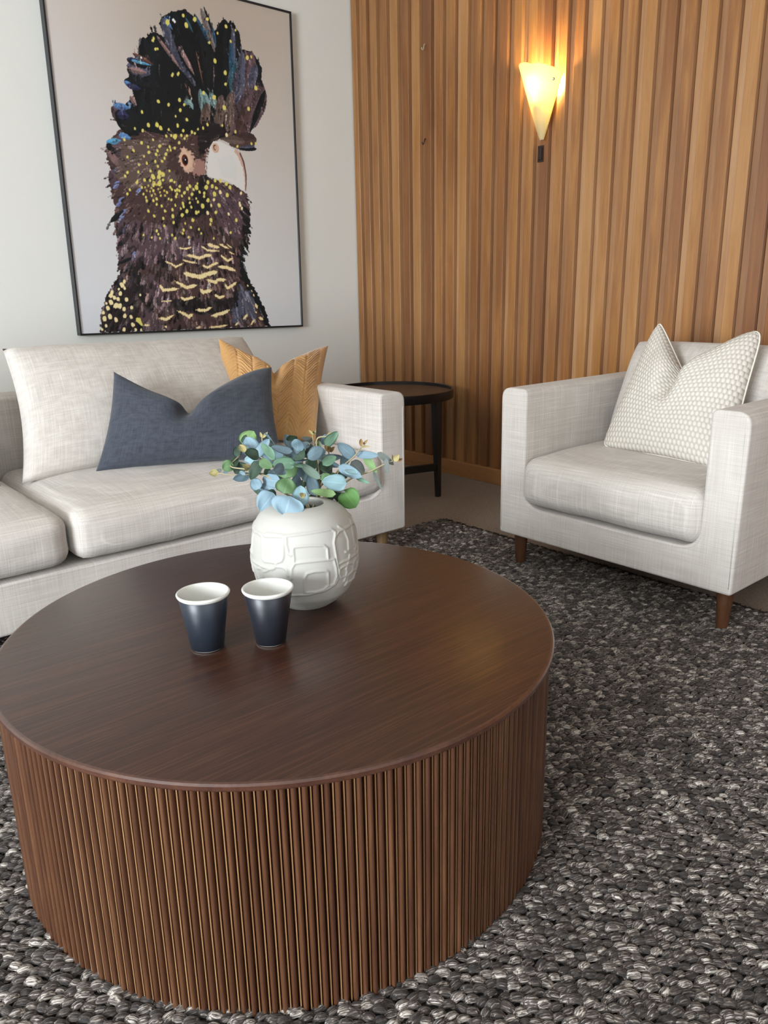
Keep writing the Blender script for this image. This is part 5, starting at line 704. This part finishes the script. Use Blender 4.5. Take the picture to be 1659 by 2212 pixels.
def do_poly(col, P, rough):
    P = np.array(P); sl = win(P[:, 0].min()-rough*3, P[:, 0].max()+rough*3, P[:, 1].min()-rough*3, P[:, 1].max()+rough*3)
    if sl[0].stop <= sl[0].start or sl[1].stop <= sl[1].start: return
    a = 0
    for dx, dz in ((-.5, -.5), (.5, -.5), (-.5, .5), (.5, .5)):
        a = a + pip(GX[sl] + dx + NZs[sl]*rough*1.3, GZ[sl] + dz + NZ2[sl]*rough*1.3, P)
    blend(sl, a/4., CL[col]) if isinstance(col, str) else blend(sl, a/4., col)
def do_feather(col, q, w_, edge):
    x1, z1, x2, z2 = q; L = math.hypot(x2-x1, z2-z1) + 1e-6; m = w_
    sl = win(min(x1, x2)-m, max(x1, x2)+m, min(z1, z2)-m, max(z1, z2)+m)
    if sl[0].stop <= sl[0].start or sl[1].stop <= sl[1].start: return
    X, Z = GX[sl]-x1, GZ[sl]-z1; ux, uz = (x2-x1)/L, (z2-z1)/L; t = (X*ux+Z*uz)/L; d = (-X*uz+Z*ux)
    te = t + np.abs(d)/L*.25
    half = w_/2*np.clip(t*2.2+.25, 0, 1)*np.sqrt(np.clip(1-np.clip((te-.62)/.38, 0, 1)**2.2, 0, 1))
    fr_ = np.sin(te*L/2.6 + NZs[sl]*.6)*(1.6 if edge else .5)
    a = np.clip((half - np.abs(d) + fr_)/2.2 + .3, 0, 1)*((t > -.05) & (te < 1.02))
    c = np.array(CL[col], float) if isinstance(col, str) else np.array(col, float)
    barb = np.sin((te*L + np.abs(d)*.9)/2.2 + NZs[sl])*.06 + NZs[sl]*.05
    shade = (1 + barb + (-.12*np.sign(d)*(np.abs(d) > 1)))[..., None]
    A = a[..., None]; IMG[sl] = IMG[sl]*(1-A) + np.clip(c*shade, 0, 255)*A
def do_ell(col, q):
    cx, cz, w_, h_, rough = q; sl = win(cx-w_*1.5, cx+w_*1.5, cz-h_*1.5, cz+h_*1.5); w_ *= 1.32; h_ *= 1.32
    d = np.hypot((GX[sl]-cx)/(w_), (GZ[sl]-cz)/(h_))*2 + (NZs[sl]*.12*rough)
    blend(sl, (1-d)*min(w_, h_)/4+.5, CL[col])
def do_stroke(col, P, w_):
    w_ *= .46; P = np.array(P); 
    for i in range(len(P)-1):
        (x1, z1), (x2, z2) = P[i], P[i+1]; L = math.hypot(x2-x1, z2-z1)+1e-6
        sl = win(min(x1, x2)-w_*2, max(x1, x2)+w_*2, min(z1, z2)-w_*2, max(z1, z2)+w_*2)
        if sl[0].stop <= sl[0].start or sl[1].stop <= sl[1].start: continue
        X, Z = GX[sl]-x1, GZ[sl]-z1; ux, uz = (x2-x1)/L, (z2-z1)/L; t = np.clip((X*ux+Z*uz)/L, 0, 1); d = np.hypot(X-t*L*ux, Z-t*L*uz)
        ends = (np.clip(t*4, .4, 1) if i == 0 else 1)*(np.clip((1-t)*4, .4, 1) if i == len(P)-2 else 1)
        rg = np.sin(GX[sl]/1.9)*.8 + NZs[sl]*1.1
        blend(sl, (w_*ends + 3.5 - d + rg)/6.*.55, (196, 140, 84)); blend(sl, (w_*ends - d + rg)/2.4 + .2, CL[col])
def do_dots(col, P, s):
    for (x, z) in P:
        r = s*.43*random.uniform(.85, 1.2)
        if s <= 9: r = s*.5
        sl = win(x-r*3, x+r*3, z-r*3, z+r*3)
        an = random.uniform(-.6, .6)+1.4; X, Z = GX[sl]-x, GZ[sl]-z; a1 = X*math.cos(an)+Z*math.sin(an); a2 = -X*math.sin(an)+Z*math.cos(an)
        d = np.hypot(a1/(r*1.55), a2/(r*1.15)) + .25*np.exp(-(a2/(r*.3))**2)*(a1 < -r*.3) + NZs[sl]*.05
        blend(sl, (1.25-d)*r/2.4, (40, 34, 34)) if False else None
        blend(sl, (1-d)*r/2.0+.4, CL[col])
def texture():
    bg = IMG.sum(2) > 440
    for k in range(5200):
        x = random.uniform(60, 1130); z = random.uniform(2, 1500); i = int(x/1252*NX); j = int(z/1565*NY)
        if not (0 <= i < NX and 0 <= j < NY) or bg[j, i]: continue
        c = IMG[j, i].copy(); lum = c.sum()/3; c = c*.7 + np.array([1.06, .97, .94])*lum*.3
        if lum < 34 and random.random() < .8: continue
        # direction: radiates from the face on the head, hangs downward on neck and body
        if z > 950: ang = random.uniform(1.1, 2.1)
        elif z > 520: ang = math.atan2(z-880, x-610) + random.uniform(-.25, .25)
        else: ang = -H + (x-600)/900 + random.uniform(-.3, .3)
        L = random.uniform(12, 34) if z > 520 else random.uniform(18, 46); f = random.choice((.55, .7, 1.25, 1.45, .9, 1.7 if lum < 90 else 1.1))
        cc = np.clip(c*f + RNG.normal(0, 6) + RNG.normal(0, 1.5, 3), 12, 200)
        do_feather(tuple(cc), (x, z, x+L*math.cos(ang), z+L*math.sin(ang)), random.uniform(3, 9) if z > 520 else random.uniform(6, 18), 1)
for op in ART:
    if op[0] == 'P': do_poly(op[1], op[2], op[3])
    elif op[0] == 'F': do_feather(op[1], op[2], op[3], op[4])
    elif op[0] == 'E': do_ell(op[1], op[2])
    elif op[0] == 'S': do_stroke(op[1], op[2], op[3])
    elif op[0] == 'D': do_dots(op[1], op[2], op[3])
    elif op[0] == 'T': texture()
IMG = np.clip(IMG, 0, 255) / 255; LIN = np.where(IMG <= .04045, IMG/12.92, ((IMG+.055)/1.055)**2.4)
pic = thing('bird_picture', 'large framed portrait print of a crested black cockatoo with yellow spots, above the sofa', 'picture', (1.3113, YW, .7972)); pic.rotation_euler = (0, math.radians(.6), 0)
yp = -.032; fw = .009
me = bpy.data.meshes.new('print'); xs = np.linspace(fw, PW - fw, NX+1); zz2 = np.linspace(fw, PH - fw, NY+1); XX, ZZ = np.meshgrid(xs, zz2)
co = np.c_[XX.ravel(), np.full(XX.size, yp), ZZ.ravel()].astype(np.float32)
me.vertices.add(len(co)); me.vertices.foreach_set('co', co.ravel())
idx = np.arange((NX+1)*(NY+1)).reshape(NY+1, NX+1); q_ = np.stack([idx[:-1, :-1], idx[:-1, 1:], idx[1:, 1:], idx[1:, :-1]], -1).reshape(-1, 4)
me.loops.add(q_.size); me.loops.foreach_set('vertex_index', q_.ravel().astype(np.int32)); me.polygons.add(len(q_)); me.polygons.foreach_set('loop_start', np.arange(0, q_.size, 4, dtype=np.int32)); me.update(calc_edges=True); me.validate()
ca = me.color_attributes.new('ink', 'FLOAT_COLOR', 'POINT')
jj = np.clip((ZZ / PH * NY).astype(int), 0, NY-1); ii = np.clip((XX / PW * NX).astype(int), 0, NX-1)
pad = np.concatenate([LIN[jj, ii], np.ones((*XX.shape, 1))], -1).astype(np.float32); ca.data.foreach_set('color', pad.ravel())
x = NT('printed_canvas'); at = x.n('ShaderNodeAttribute', attribute_name='ink'); x.l(at.outputs['Color'], x.b.inputs['Base Color']); x.set(Roughness=.6); x.b.inputs['Specular IOR Level'].default_value = .25
me.materials.append(x.m); po = bpy.data.objects.new('print', me); COL.objects.link(po); po.parent = pic
for lo, hi in (((0, -.040, 0), (PW, -.001, fw)), ((0, -.040, PH - fw), (PW, -.001, PH)), ((0, -.040, fw), (fw, -.001, PH - fw)), ((PW - fw, -.040, fw), (PW, -.001, PH - fw))):
    box('frame_rail', lo, hi, M['blackframe'], pic, bev=.001, seg=1)
box('backing', (fw, yp + .001, fw), (PW - fw, yp + .006, PH - fw), M['blackframe'], pic)
